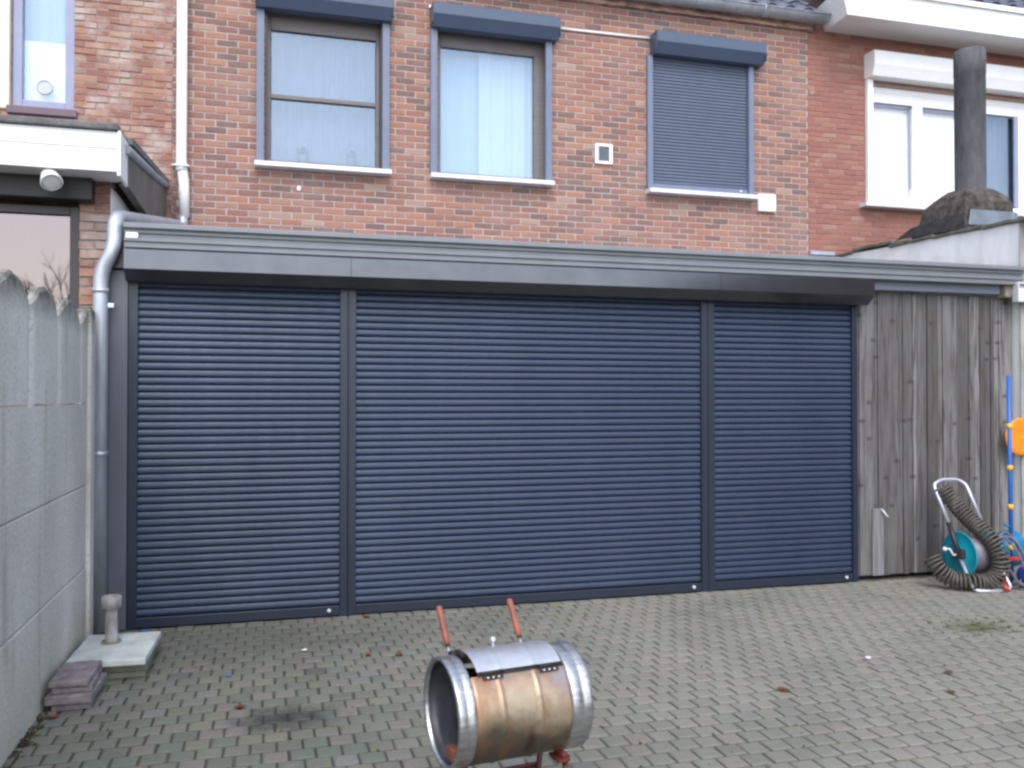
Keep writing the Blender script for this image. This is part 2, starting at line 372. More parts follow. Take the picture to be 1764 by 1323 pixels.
def brick_face(x0, x1, z0, z1, y, openings, L=.211, h=.0678, j=.012, jit=.0015, prot=.006, clipf=None, depth=.3, bond=True, phase=0):
    """real bricks standing a few millimetres proud of the mortar; openings are left free"""
    mb = MB(); mb.mi = 1
    xs = sorted({x0, x1, *[min(max(a, x0), x1) for o in openings for a in o[:2]]})
    for a, b in zip(xs, xs[1:]):                       # mortar backing in strips between openings
        if b - a < 1e-4: continue
        zz = [z0, z1]
        cut = sorted((o[2], o[3]) for o in openings if o[0] <= a + 1e-5 and o[1] >= b - 1e-5)
        cur = z0
        for c0, c1 in cut:
            if c0 > cur: mb.box(a, b, y, y + depth, cur, c0)
            cur = max(cur, c1)
        if cur < z1: mb.box(a, b, y, y + depth, cur, z1)
    mb.mi = 0; row = 0; z = z0
    while z < z1 - .02:
        zb, zt = z + j / 2, min(z + h - j / 2, z1)
        iv = [(x0, x1)]
        for o in openings:
            if o[2] < zt - .01 and o[3] > zb + .01:
                iv = [q for a, b in iv for q in ((a, min(b, o[0])), (max(a, o[1]), b)) if q[1] - q[0] > .01]
        st = x0 - L + (L / 2 if row % 2 else 0) + phase + random.uniform(-.006, .006) * (jit > .002)
        for a, b in iv:
            k = math.floor((a - st) / L); xb = st + k * L
            while xb < b:
                p0, p1 = max(xb + j / 2, a), min(xb + L - j / 2, b); xb += L
                if p1 - p0 < .02: continue
                if clipf and not clipf((p0 + p1) / 2, (zb + zt) / 2): continue
                J = lambda s=1: random.uniform(-jit, jit) * s
                yy = y - prot + J(1.3); e = .003
                o4 = [(p0 + J(), zb + J()), (p1 + J(), zb + J()), (p1 + J(), zt + J()), (p0 + J(), zt + J())]
                bk = [mb.bm.verts.new((q[0], y + .002, q[1])) for q in o4]
                md = [mb.bm.verts.new((q[0], yy + e, q[1])) for q in o4]
                cx, cz = (p0 + p1) / 2, (zb + zt) / 2
                fr = [mb.bm.verts.new((q[0] + (e if q[0] < cx else -e), yy + J(.5), q[1] + (e if q[1] < cz else -e))) for q in o4]
                mb._f(fr)
                for i in range(4):
                    k2 = (i + 1) % 4; mb._f([md[i], md[k2], fr[k2], fr[i]]); mb._f([bk[i], bk[k2], md[k2], md[i]])
        z += h; row += 1
    return mb

# ---------------------------------------------------------------- setting: ground
g = MB(); g.box(-40, 60, -60, 30, -.5, -.009)
o = build('ground', g, 'joint', keep=True); tag(o, kind='structure')
g = MB(); PL, PH = .117, .120
row = 0; y = -.004
while y > -9.5:
    x = -1.3 + (PL / 2 if row % 2 else 0) + random.uniform(-.004, .004)
    xe = 9.0 if y > -6.6 else 5
    while x < xe:
        jx = lambda s=.0022: random.uniform(-s, s)
        e, j = .013, .0062
        zt = random.uniform(-.0015, .0025)
        x0, x1, y1, y0 = x + j, x + PL - j, y - j, y - PH + j
        o4 = [(x0 + jx(), y0 + jx()), (x1 + jx(), y0 + jx()), (x1 + jx(), y1 + jx()), (x0 + jx(), y1 + jx())]
        cx, cy = (x0 + x1) / 2, (y0 + y1) / 2; T = (jx(.02), jx(.02))
        bt = [g.bm.verts.new((q[0], q[1], -.02)) for q in o4]
        md = [g.bm.verts.new((q[0], q[1], zt - .0045)) for q in o4]
        def tp(q, k):
            sx, sy = (1 if q[0] < cx else -1), (1 if q[1] < cy else -1)
            X, Y_ = q[0] + sx * e * k, q[1] + sy * e * k
            return g.bm.verts.new((X, Y_, zt - (.0018 if k < .5 else 0) + T[0] * (X - cx) + T[1] * (Y_ - cy)))
        m2 = [tp(q, .35) for q in o4]; fr = [tp(q, 1) for q in o4]
        g._f(fr)
        for A, B in ((m2, fr), (md, m2), (bt, md)):
            for i in range(4):
                k2 = (i + 1) % 4; g._f([A[i], A[k2], B[k2], B[i]], A is m2)
        x += PL
    y -= PH; row += 1
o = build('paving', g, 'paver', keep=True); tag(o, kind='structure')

# ---------------------------------------------------------------- middle brick house
YW = 2.65
house = root('brick_house', (2.7, YW, 0), 'multicoloured brick rear house wall with three upper windows in the middle', 'house')
W1 = (-.03, 1.15, 3.97, 5.55); W2 = (1.74, 2.97, 3.97, 5.58); W3 = (4.2, 5.44, 3.97, 5.58)
mb = brick_face(-.82, 6.26, 3.0, 6.16, YW, [W1, W2, W3])
mb.mi = 1; mb.box(-.82, 6.26, YW, YW + .3, -.1, 2.999)
mb.box(-.82, 6.26, YW + .6, YW + .8, -.1, 7.2)
build('wall', mb, ['brick_mid', 'mortar_mid'], house)
mb = brick_face(-.905, -.821, 3.0, 6.16, YW, [], L=.105, h=.0678, jit=.003)
build('quoin', mb, [brickmat('brick_dark_quoin', [(0, (.11, .07, .07)), (.6, (.2, .11, .095)), (1, (.38, .15, .1))], (2, .5, .8, (.5, .42, .4))), 'mortar_mid'], house, label='narrow strip of darker toothed bricks beside the white pipe')

def shutter_box(name, x0, x1, zt, zb, parent, mat, d=.19, y=YW):
    b = MB()
    yf = y - d; hh = zt - zb
    b.prism([(y - .002, zt), (yf + .012, zt), (yf, zt - .012), (yf, zt - hh * .52), (yf + .07, zb), (y - .002, zb)], 'x', x0, x1)
    b.box(x0 - .006, x0 - .001, yf + .01, y - .003, zb + .03, zt - .004); b.box(x1 + .001, x1 + .006, yf + .01, y - .003, zb + .03, zt - .004)
    return build(name, b, mat, parent)
def rails(x0, x1, z0, z1, w, parent, mat, y=YW, d=.06):
    for xa in (x0, x1 - w):
        b = MB(); b.box(xa, xa + w, y - d, y - .001, z0, z1, .004)
        b.box(xa + w * .35, xa + w * .65, y - d - .002, y - d + .001, z0 + .01, z1 - .01)
        build('guide_rail', b, mat, parent)
def sill(x0, x1, z, parent, y=YW, mat='sill', d=.13, t=.058):
    b = MB(); b.prism([(y + .1, z + t), (y - d, z + t - .012), (y - d - .004, z), (y - .01, z - .002), (y + .1, z - .002)], 'x', x0, x1)
    return build('sill', b, mat, parent)
def slats(x0, x1, z0, z1, y, pitch=.05, sag=.010, seg=8, gap=.12):
    """roller shutter curtain: convex slats with a rebate between"""
    b = MB(); n = round((z1 - z0) / pitch); p = (z1 - z0) / n; prof = []
    for i in range(n):
        zb = z0 + i * p
        prof.append((y + .010, zb)); 
        for k in range(seg + 1):
            a = k / seg; prof.append((y - sag * (sin(pi / 2 * (.15 + .85 * a / .34)) if a < .34 else cos(pi / 2 * .92 * (a - .34) / .66)), zb + p * (gap * .5 + (1 - gap) * a)))
        prof.append((y + .010, zb + p * (1 - .0001)))
    A = [b.bm.verts.new((x0, q[0], q[1])) for q in prof]; B = [b.bm.verts.new((x1, q[0], q[1])) for q in prof]
    for i in range(len(prof) - 1):
        f = b._f([A[i], B[i], B[i + 1], A[i + 1]]); 
        m = i % (seg + 3)
        if f and 1 <= m <= seg: f.smooth = True
    return b
def frame(x0, x1, z0, z1, y, w, d=.07, extra=(), bev=.006):
    b = MB(); b.box(x0, x0 + w, y, y + d, z0, z1, bev); b.box(x1 - w, x1, y, y + d, z0, z1, bev)
    b.box(x0 + w, x1 - w, y + .002, y + d, z0, z0 + w, bev); b.box(x0 + w, x1 - w, y + .002, y + d, z1 - w, z1, bev)
    for e in extra: b.box(*e, bev=bev)
    return b
def pane(x0, x1, z0, z1, y, parent, mat='glass', name='glass_pane'):
    b = MB(); b.box(x0, x1, y, y + .006, z0, z1); return build(name, b, mat, parent)
def curtain(x0, x1, z0, z1, y, parent, mat, amp=.012, waves=9, name='curtain', ph=0):
    b = MB(); n = 120; f = lambda u: amp * (sin(u * waves * 2 * pi + ph) + .5 * sin(u * waves * 4.7 * pi + 1 + ph))
    A = [b.bm.verts.new((x0 + (x1 - x0) * k / n, y + f(k / n), z0)) for k in range(n + 1)]
    B = [b.bm.verts.new((x0 + (x1 - x0) * k / n, y + f(k / n) * .7, z1)) for k in range(n + 1)]
    for k in range(n): b._f([A[k], A[k + 1], B[k + 1], B[k]], True)
    return build(name, b, mat, parent)

# window 1
b = frame(W1[0], W1[1], W1[2], W1[3], YW + .09, .055, extra=[(W1[0] + .055, W1[1] - .055, YW + .085, YW + .15, 4.655, 4.70)])
b.mi = 1; b.box(W1[0] + .001, W1[0] + .02, YW - .01, YW + .089, W1[2] + .02, W1[3] - .001); b.box(W1[1] - .02, W1[1] - .001, YW - .01, YW + .089, W1[2] + .02, W1[3] - .001)
b.mi = 0; b.box(W1[0] + .055, W1[1] - .055, YW + .088, YW + .15, 5.36, 5.494, .004)
win = build('window', b, ['wood_frame', 'dark_frame'], house, label='left upper window split in two by a horizontal bar')
pane(W1[0] + .06, W1[1] - .06, W1[2] + .05, W1[3] - .05, YW + .12, win)
curtain(W1[0] - .05, W1[1] + .05, W1[2] - .05, W1[3] + .05, YW + .22, win, 'curtain_net', .008, 7)
for x_ in (.35, .85):
    b = MB(); b.lathe([(.035, 0), (.05, .02), (.045, .09), (.055, .1)], (x_, YW + .175, 4.02)); b.ball((x_, YW + .175, 4.17), .055, 14)
    build('ornament', b, 'curtain_net', win)
shutter_box('shutter_box', -.12, 1.24, 5.73, 5.50, win, 'blue_grey'); rails(-.115, 1.222, 3.965, 5.50, .075, win, 'rail')
sill(-.13, 1.235, 3.905, win)
# window 2
b = frame(W2[0], W2[1], W2[2], W2[3], YW + .09, .05); b.box(W2[0] + .05, W2[1] - .05, YW + .088, YW + .15, 5.375, 5.53, .004)
b.box(W2[1] - .13, W2[1] - .05, YW + .088, YW + .15, W2[2] + .05, 5.375, .004)
win = build('window', b, 'wood_frame', house, label='middle upper window with one undivided pale blue pane')
pane(W2[0] + .04, W2[1] - .12, W2[2] + .04, 5.45, YW + .12, win)
curtain(W2[0] - .04, 2.28, W2[2] - .04, W2[3] + .04, YW + .26, win, 'curtain_blue', .004, 1)
curtain(2.24, W2[1] + .04, W2[2] - .04, W2[3] + .04, YW + .22, win, plain('sheer_pale_curtain', (.50, .58, .66), .9, var=.05, scale=3, stretch=(6, 6, .4)), .008, 4, ph=1)
shutter_box('shutter_box', 1.66, 3.06, 5.735, 5.50, win, 'blue_grey'); rails(1.655, 3.005, 3.965, 5.50, .07, win, 'rail')
sill(1.65, 3.01, 3.905, win)
# window 3, shutter down
b = frame(W3[0], W3[1], W3[2], W3[3], YW + .09, .06)
win = build('window', b, 'wood_frame', house, label='right upper window behind a closed blue grey roller shutter')
b = slats(4.21, 5.43, 4.03, 5.52, YW - .012, .037, .005, 5); build('roller_shutter', b, 'light_slat', win)
b = MB(); b.box(4.21, 5.43, YW - .03, YW + .0, 3.97, 4.028, .004); build('bottom_bar', b, 'rail', win)
b = MB(); b.lathe([(0, -.012), (.014, -.012), (.016, 0)], (5.34, YW - .03, 4.0), 'y', 12); build('lock_cap', b, 'dot', win)
shutter_box('shutter_box', 4.20, 5.59, 5.72, 5.48, win, 'blue_grey', .20); rails(4.145, 5.50, 3.965, 5.48, .065, win, 'rail')
sill(4.14, 5.51, 3.905, win)
# conduit, vent, junction box, screw plug
b = MB(); b.tube([(3.07, YW - .02, 5.675), (4.19, YW - .02, 5.685)], .013, 8); build('conduit', b, 'white', house)
b = MB()
b.box(3.522, 3.56, YW - .035, YW - .004, 4.205, 4.43, .005); b.box(3.69, 3.728, YW - .035, YW - .004, 4.205, 4.43, .005)
b.box(3.56, 3.69, YW - .034, YW - .004, 4.205, 4.235, .003); b.box(3.56, 3.69, YW - .034, YW - .004, 4.40, 4.43, .003)
vt = build('wall_vent', b, 'white', house, label='small white framed vent between the middle and right windows')
b = MB(); b.mi = 0; b.box(3.56, 3.69, YW - .008, YW - .003, 4.235, 4.40)
for k in range(8): b.box(3.56, 3.69, YW - .022, YW - .01, 4.242 + k * .02, 4.249 + k * .02)
build('grille', b, plain('grille_grey', (.22, .24, .29), .5), vt)
b = MB(); b.box(5.56, 5.795, YW - .06, YW - .004, 3.78, 3.99, .018); build('junction_box', b, 'white', house)
b = MB(); b.ball((.305, YW - .012, 3.72), .022, 12, (1, .6, 1.3)); build('wall_plug', b, 'white', house)
b = MB(); b.box(1.64, 1.665, YW - .03, YW - .003, 5.73, 5.76, .004); build('cable_clip', b, 'white', house)
# white downpipe with brackets and zinc foot
b = MB(); b.tube(smooth_path([(-.815, YW - .075, 6.2), (-.815, YW - .075, 3.86), (-.79, YW - .075, 3.7), (-.79, YW - .075, 3.35)], .1), .05, 18)
b.lathe([(.05, 3.80), (.056, 3.80), (.056, 3.88), (.05, 3.88)], (-.815, YW - .075, 0), n=18)
dp = build('downpipe', b, 'white_pipe', house, label='white vertical downpipe at the left edge of the house')
b = MB(); b.box(-.90, -.74, YW - .14, YW - .005, 3.842, 3.855); build('pipe_bracket', b, 'zinc', dp)
# gutter, soffit board, roof
b = MB(); GY, GZ, GR = YW - .16, 6.13, .085
prof = [(GY + GR * cos(a), GZ + GR * sin(a)) for a in [pi + k * pi / 12 for k in range(13)]]
inn = [(GY + (GR - .006) * cos(a), GZ + (GR - .006) * sin(a)) for a in [2 * pi - k * pi / 12 for k in range(13)]]
b.prism(prof + inn, 'x', -1.0, 6.42); b.tube([(-1, GY - GR, GZ), (6.42, GY - GR, GZ)], .012, 8)
for f in b.bm.faces: f.smooth = len(f.verts) == 4
gut = build('gutter', b, 'zinc', house, label='grey half round gutter under the roof edge')
for k in range(8):
    b = MB(); b.tube([(-.4 + k * .85, GY + (GR + .004) * cos(a), GZ + (GR + .004) * sin(a)) for a in [pi * 1.0 + q * pi / 10 for q in range(11)]], .009, 6); b.box(-.41 + k * .85, -.39 + k * .85, GY - .06, GY + .1, GZ + .003, GZ + .012); build('gutter_bracket', b, 'zinc', gut)
b = MB(); b.box(-1, 6.30, YW - .06, YW - .003, 6.0, 6.15, .004); b.mi = 1; b.box(-1, 6.30, YW - .085, YW - .062, 6.075, 6.16, .003)
build('eaves_board', b, ['rust', plain('peeling_white_board', (.55, .47, .43), .8, var=.5, scale=6, stretch=(1, 3, 6))], house, label='brown eaves board with peeling white strip')
def tiled_roof(x0, x1, y0, z0, parent, pitch=R(38), rows=9, lab=None):
    b = MB(); c_, s_ = cos(pitch), sin(pitch); tw = .24; ln = .33
    nx = int((x1 - x0) / tw)
    for r in range(rows):
        for i in range(nx):
            xa = x0 + i * (x1 - x0) / nx; wv = (x1 - x0) / nx; seg = 6; lo = []; hi = []; bo = []
            for k in range(seg + 1):
                u = k / seg; hgt = .018 + .022 * sin(u * 2 * pi)
                def P(t, hh): return b.bm.verts.new((xa + u * wv, y0 + t * c_ - hh * s_, z0 + t * s_ + hh * c_))
                lo.append(P(r * ln, hgt + .022)); hi.append(P(r * ln + ln + .03, hgt)); bo.append(P(r * ln, hgt + .002))
            for k in range(seg): b._f([lo[k], lo[k + 1], hi[k + 1], hi[k]], True); b._f([bo[k], bo[k + 1], lo[k + 1], lo[k]])
    return build('roof', b, 'tiles', parent, label=lab)
tiled_roof(-1.0, 6.36, YW - .14, 6.16, house)

# ---------------------------------------------------------------- right red house
rh = root('brick_house', (9.5, YW, 0), 'plain red brick house with white framed windows at the right', 'house')
RW = (7.12, 10.9, 3.97, 5.44)
mb = brick_face(6.264, 12.5, 3.0, 6.1, YW + .004, [RW], L=.20, h=.062, j=.009)
mb.mi = 1; mb.box(6.264, 12.5, YW + .005, YW + .3, -.1, 2.999); mb.box(6.264, 12.5, YW + .6, YW + .8, -.1, 7.2)
build('wall', mb, ['brick_red', 'mortar_red'], rh)
b = frame(7.09, 10.9, 3.96, 5.46, YW + .03, .09, .08)
for xa in (7.80, 8.56, 9.42, 10.18): b.box(xa, xa + .15, YW + .032, YW + .11, 4.05, 5.37, .008)
b.box(7.18, 10.81, YW + .034, YW + .11, 5.25, 5.37, .004)
rw = build('window', b, 'white', rh, label='wide white framed window behind the chimney pipe')
for k, (xa, xb) in enumerate([(7.18, 7.80), (7.95, 8.56), (8.71, 9.42), (9.57, 10.18), (10.33, 10.81)]):
    pane(xa - .01, xb + .01, 4.04, 5.26, YW + .07, rw, 'glass3' if k < 2 else 'glass')
    if k < 2:
        b = MB(); b.box(xa - .04, xb + .04, YW + .13, YW + .14, 3.98, 5.36); build('blind', b, 'blind', rw)
        b = MB(); b.box(xa - .008, xb + .008, YW + .064, YW + .069, 5.215, 5.25); b.box(xb - .028, xb - .01, YW + .064, YW + .069, 4.2, 5.25); build('gasket', b, 'lilac', rw)
    else: curtain(xa - .06, xb + .06, 3.98, 5.4, YW + .19, rw, 'curtain_net', .007, 4)
b = MB(); b.box(9.36, 9.425, YW + .02, YW + .031, 4.06, 5.25); build('mullion', b, 'lilac', rw)
b = MB(); b.prism([(YW - .001, 5.80), (YW - .19, 5.80), (YW - .20, 5.79), (YW - .20, 5.63), (YW - .16, 5.50), (YW - .001, 5.50)], 'x', 7.06, 11.0); build('shutter_box', b, 'white', rw)
for xa in (7.07, 10.9): b = MB(); b.box(xa, xa + .08, YW - .06, YW - .002, 3.97, 5.50, .005); build('guide_rail', b, 'white', rw)
sill(6.98, 11.0, 3.915, rw, t=.05)
# boxed white eaves
b = MB()
A = [(6.50, YW - .002, 6.03), (12.6, YW - .002, 6.03), (12.6, YW - .55, 6.00), (6.42, YW - .55, 6.00)]
Bt = [(6.40, YW - .002, 6.30), (12.6, YW - .002, 6.30), (12.6, YW - .60, 6.30), (6.30, YW - .60, 6.30)]
va = [b.bm.verts.new(p) for p in A]; vb = [b.bm.verts.new(p) for p in Bt]
b._f(va); b._f(vb[::-1])
for i in range(4): b._f([va[i], va[(i + 1) % 4], vb[(i + 1) % 4], vb[i]])
b.box(6.29, 12.6, YW - .62, YW - .601, 6.27, 6.33)
build('boxed_eaves', b, 'white_board', rh, recalc=True)
tiled_roof(6.42, 12.6, YW - .60, 6.31, rh, R(36), 10)

# ---------------------------------------------------------------- right lean-to with white side wall and chimney
lt = root('lean_to', (6.75, .9, 0), 'low outbuilding with white rendered side wall under a mossy tiled edge', 'outbuilding')
b = MB(); b.prism([(-.04, -.05), (YW - .01, -.05), (YW - .01, 3.30), (-.04, 3.20)], 'x', 6.66, 6.86); build('wall', b, 'render', lt)
b = MB(); b.box(6.64, 6.9, -.060, -.045, -.05, 3.22, .003); build('pillar', b, 'grey_render', lt)
b = MB(); b.prism([(-.3, 3.21), (YW - .01, 3.31), (YW - .01, 3.35), (-.3, 3.25)], 'x', 6.9, 11.0)
for k in range(9):
    y0 = -.32 + k * .33
    z0 = 3.21 + (y0 + .04) * .037
    b.box(6.62 + random.uniform(-.012, .012), 6.92, y0, y0 + .345, z0 + .0 + random.uniform(-.004, .004), z0 + .035, .006, Matrix.Rotation(R(random.uniform(-.6, .6)), 4, 'X'))
build('roof', b, plain('mossy_roof_edge', (.13, .125, .10), .95, var=.6, scale=10, bmp=.7), lt)
ch = MB()
x0, x1, y0, y1 = 6.74, 7.34, .70, 1.32
def ring(a, b_, c_, d_, z): return [(a, c_, z), (b_, c_, z), (b_, d_, z), (a, d_, z)]
lv = [ring(x0 - .02, x1 + .02, y0 - .02, y1 + .14, 3.30), ring(x0, x1, y0, y1, 3.45), ring(x0 + .01, x1 - .01, y0 + .01, y1 - .02, 3.58), ring(x0 + .05, x1 - .05, y0 + .04, y1 - .12, 3.66), ring(x0 + .14, x1 - .14, y0 + .12, y1 - .24, 3.74), ring(x0 + .22, x1 - .22, y0 + .2, y1 - .3, 3.765)]
rv = [[ch.bm.verts.new((p[0] + random.uniform(-.01, .01), p[1] + random.uniform(-.01, .01), p[2])) for p in r_] for r_ in lv]
for A, B in zip(rv, rv[1:]):
    for i in range(4): ch._f([A[i], A[(i + 1) % 4], B[(i + 1) % 4], B[i]])
ch._f(rv[-1])
bmesh.ops.subdivide_edges(ch.bm, edges=ch.bm.edges[:], cuts=6, use_grid_fill=True)
from mathutils import noise as mnoise
for v in ch.bm.verts:
    q = v.co * 9; v.co += Vector((mnoise.noise(q), mnoise.noise(q + Vector((7, 3, 1))), mnoise.noise(q + Vector((1, 9, 4))))) * .005
chm = build('chimney', ch, plain('mossy_chimney_cement', (.070, .064, .055), .95, var=.85, scale=11, bmp=.9, bscale=25), lt, label='mossy domed chimney base on the outbuilding roof')
b = MB(); cx_, cy_ = 7.06, .97
b.lathe([(.150, 3.70), (.150, 4.95), (.153, 4.952), (.153, 5.19), (.147, 5.205), (.128, 5.205), (.128, 4.9), (.05, 4.9)], (cx_, cy_, 0), n=32)
build('flue_pipe', b, 'flue', chm)
b = MB(); b.poly([(6.74, .66, 3.32), (7.38, .66, 3.33), (7.36, .675, 3.475), (6.78, .675, 3.475)]); b.poly([(7.36, .675, 3.475), (6.78, .675, 3.475), (6.79, .705, 3.485), (7.35, .705, 3.485)])
b.bm.verts.ensure_lookup_table(); bmesh.ops.solidify(b.bm, geom=b.bm.faces[:], thickness=.006); build('flashing', b, 'lead', chm, label='pale blue lead flashing at the chimney foot')
b = MB(); b.poly([(6.655, .62, 3.27), (6.655, 1.62, 3.315), (6.70, 1.42, 3.42), (6.735, .72, 3.45)]); b.poly([(6.655, .62, 3.27), (6.735, .72, 3.45), (6.76, .70, 3.32), (6.70, .6, 3.27)])
bmesh.ops.solidify(b.bm, geom=b.bm.faces[:], thickness=.012); build('slate_skirt', b, 'slate', chm)
# small grey capping at the seam between houses
b = MB(); b.box(6.27, 6.6, YW - .05, YW - .008, 3.30, 3.345, .004); build('wall_flashing', b, 'lead', rh)

# ---------------------------------------------------------------- glazed extension with the three big shutters
ext = root('garden_extension', (2, .1, 0), 'single storey extension closed by three anthracite roller shutters', 'extension')
b = MB()
b.prism([(-.10, 2.70), (YW - .004, 3.12), (YW - .004, 3.17), (-.10, 2.76)], 'x', -.925, 6.60)
for k in range(9): b.prism([(-.09, 2.757), (YW - .02, 3.168), (YW - .02, 3.20), (-.09, 2.79)], 'x', -.90 + k * .93, -.86 + k * .93)
build('roof', b, 'fascia', ext)
# gutter trim: three stepped ridges
b = MB(); prof = [(-.02, 2.61), (-.115, 2.61), (-.12, 2.615), (-.12, 2.650), (-.135, 2.656), (-.135, 2.672), (-.118, 2.678), (-.118, 2.705), (-.135, 2.711), (-.135, 2.729), (-.150, 2.736), (-.165, 2.742), (-.165, 2.770), (-.157, 2.776), (-.02, 2.776)]
b.prism(prof, 'x', -.935, 6.60)
gt = build('gutter', b, 'fascia', ext, label='stepped grey gutter running above the shutter cassettes')
b = MB(); b.box(-.925, -.845, -.142, -.136, 2.672, 2.712, .006); build('sticker', b, 'white', gt)
b = MB(); b.box(5.0, 6.43, -.03, .02, 2.53, 2.608, .003); b.box(5.0, 6.43, -.034, -.028, 2.535, 2.605); build('fascia_strip', b, plain('pale_blue_grey_strip', (.20, .23, .29), .4, var=.05), ext)
b = MB(); b.box(6.45, 6.60, -.08, .03, 2.50, 2.609, .008); build('beam_end', b, plain('old_beam_end', (.2, .18, .15), .9, var=.5), ext)
b = MB(); b.box(-1.052, -.925, -.012, .20, 0, 2.47, .004); build('column', b, 'column', ext)
b = MB(); b.box(-1.05, -.93, -.05, .2, 2.475, 2.66, .004); build('column_head', b, 'anthracite', ext)
b = MB(); b.box(-.92, 4.93, .09, .12, 0, 2.6); b.mi = 0; build('glazing', b, 'black', ext)

def big_shutter(cx0, cx1, sx0, sx1, gl, gr, lock, lab):
    b = MB()   # cassette
    yf, zt, zb, zm = -.18, 2.606, 2.385, 2.456
    b.prism([(-.001, zt), (yf + .015, zt), (yf, zt - .015), (yf, zm + .004), (yf + .004, zm - .001), (yf + .085, zb), (-.001, zb)], 'x', cx0 + .0015, cx1 - .0015)
    cas = build('roller_shutter', b, 'cassette', ext, label=lab)
    b = slats(sx0, sx1, .075, 2.46, .022, .0518, .0076, 8, .16)
    cur = build('shutter_curtain', b, 'slat', cas)
    b = MB(); b.box(sx0, sx1, -.002, .03, .004, .073, .004); build('bottom_bar', b, 'anthracite', cas)
    for (a, c_) in (gl, gr):
        b = MB(); b.box(a, c_, -.008, .05, 0, 2.50, .003); b.box(a + .004, a + (c_ - a) * .28, -.011, -.006, 0.002, 2.45, .001)
        build('guide_rail', b, 'anthracite', cas)
    b = MB(); b.lathe([(0, -.014), (.011, -.014), (.014, -.008), (.014, 0)], (lock, -.002, .042), 'y', 14)
    build('lock_cap', b, 'dot', cas)
    return cas
big_shutter(-.93, .577, -.862, .516, (-.922, -.860), (.514, .571), .441, 'left roller shutter, narrower than the middle one')
big_shutter(.577, 3.524, .629, 3.440, (.5735, .631), (3.438, 3.495), 3.366, 'middle and widest roller shutter')
big_shutter(3.524, 4.981, 3.556, 4.885, (3.4975, 3.558), (4.883, 4.933), 4.816, 'right roller shutter beside the wooden boards')
# zinc downpipe
px_, py_ = -1.085, -.085
b = MB(); pts = [(-.80, YW - .08, 3.36), (-.80, YW - .09, 3.25), (-.84, 2.2, 3.21), (-.985, .05, 2.845), (-1.0, -.07, 2.81), (-1.0, py_ - .02, 2.60), (px_, py_, 2.44), (px_, py_, .02)]
b.tube(smooth_path(pts, .09, 8), .048, 20)
for z_ in (2.30, 1.2): b.lathe([(.048, z_), (.054, z_), (.054, z_ + .03), (.048, z_ + .03)], (px_, py_, 0), n=20)
b.box(px_ + .03, px_ + .085, py_ - .01, py_ + .01, 2.20, 2.23, .004)
build('drainpipe', b, 'zinc', ext, label='bent zinc drainpipe at the left corner')

# ---------------------------------------------------------------- left neighbour's house, upper storey
lh = root('brick_house', (-2.4, YW, 0), 'weathered brick house at the left with one tall lilac framed window', 'house')
LW = (-2.33, -1.79, 4.33, 6.1)
mb = brick_face(-6.0, -.908, 3.0, 6.16, YW + .006, [LW, (-2.75, -2.34, 4.33, 6.1)], L=.205, h=.065, jit=.004, prot=.007)
mb.mi = 1; mb.box(-6, -.908, YW + .007, YW + .3, -.1, 2.999); mb.box(-6, -.908, YW + .6, YW + .8, -.1, 7.2)
build('wall', mb, ['brick_old', 'mortar_old'], lh)
b = frame(LW[0], LW[1], LW[2], LW[3], YW + .03, .085, .07)
lw = build('window', b, 'lilac', lh)
pane(LW[0] + .08, LW[1] - .06, LW[2] + .07, LW[3] - .05, YW + .07, lw)
curtain(LW[0] - .05, LW[1] + .05, 4.95, 6.1, YW + .20, lw, 'curtain_blue', .006, 4)
b = MB(); b.box(LW[0] - .05, LW[1] + .05, YW + .15, YW + .16, 4.3, 5.02); build('blind', b, 'blind', lw)
b = MB(); b.tube([(-2.06 + .065 * cos(a), YW + .068, 4.56 + .065 * sin(a)) for a in [k * pi / 12 for k in range(24)]], .012, 8, closed=True); b.lathe([(0, .062), (.055, .064)], (-2.06, YW, 4.56), 'y', 20)
build('round_vent', b, plain('vent_grey', (.5, .5, .55), .5), lw)
b = MB(); b.box(LW[0] - .03, LW[1] + .03, YW - .05, YW + .03, 4.26, 4.33, .004); build('sill', b, plain('plum_sill', (.14, .09, .12), .5), lw)
b = MB(); b.box(-2.75, -2.34, YW - .02, YW + .1, 4.30, 6.1, .01); build('cream_panel', b, 'cream', lh)
tiled_roof(-6, -1.05, YW - .14, 6.16, lh, rows=6)

# left neighbour's lean-to
ll = root('lean_to', (-1.7, 1.2, 0), 'neighbouring lean-to at the left with white fascia and dark window', 'outbuilding')
b = brick_face(-1.291, -1.089, -.06, 3.2, .30, [], L=.205, h=.066, jit=.005, prot=.009, depth=.2)
build('wall', b, ['brick_old', 'mortar_old'], ll)
b = MB(); b.box(-6, -3.21, .305, .45, -.1, 3.2); build('wall', b, 'mortar_old', ll)
b = MB(); b.box(-1.14, -1.086, .50, YW, 0, 3.12); b.box(-1.12, -1.083, .31, YW, 2.3, 3.10); build('side_wall', b, 'render', ll, label='white rendered side under the sloping brown board')
b = MB()
b.prism([(-.08, 3.40), (-.08, 3.29), (-.065, 3.285), (-.065, 3.28), (-.08, 3.275), (-.08, 3.13), (-.04, 3.13), (.25, 3.13), (.25, 3.40)], 'x', -6.0, -.99)
b.box(-.988, -.965, -.09, .25, 3.10, 3.41, .003)
build('fascia_board', b, 'white_board', ll, label='white boxed fascia with a thin shadow groove')
b = MB(); b.box(-6, -.975, -.11, .25, 3.405, 3.455, .012); b.prism([(.25, 3.41), (YW, 3.68), (YW, 3.73), (.25, 3.455)], 'x', -6, -.935); build('roof', b, 'bitumen', ll)
b = MB(); b.prism([(.22, 3.105), (YW - .01, 3.105), (YW - .01, 3.63), (.22, 3.33)], 'x', -1.02, -.962); build('side_board', b, 'brown_board', ll)
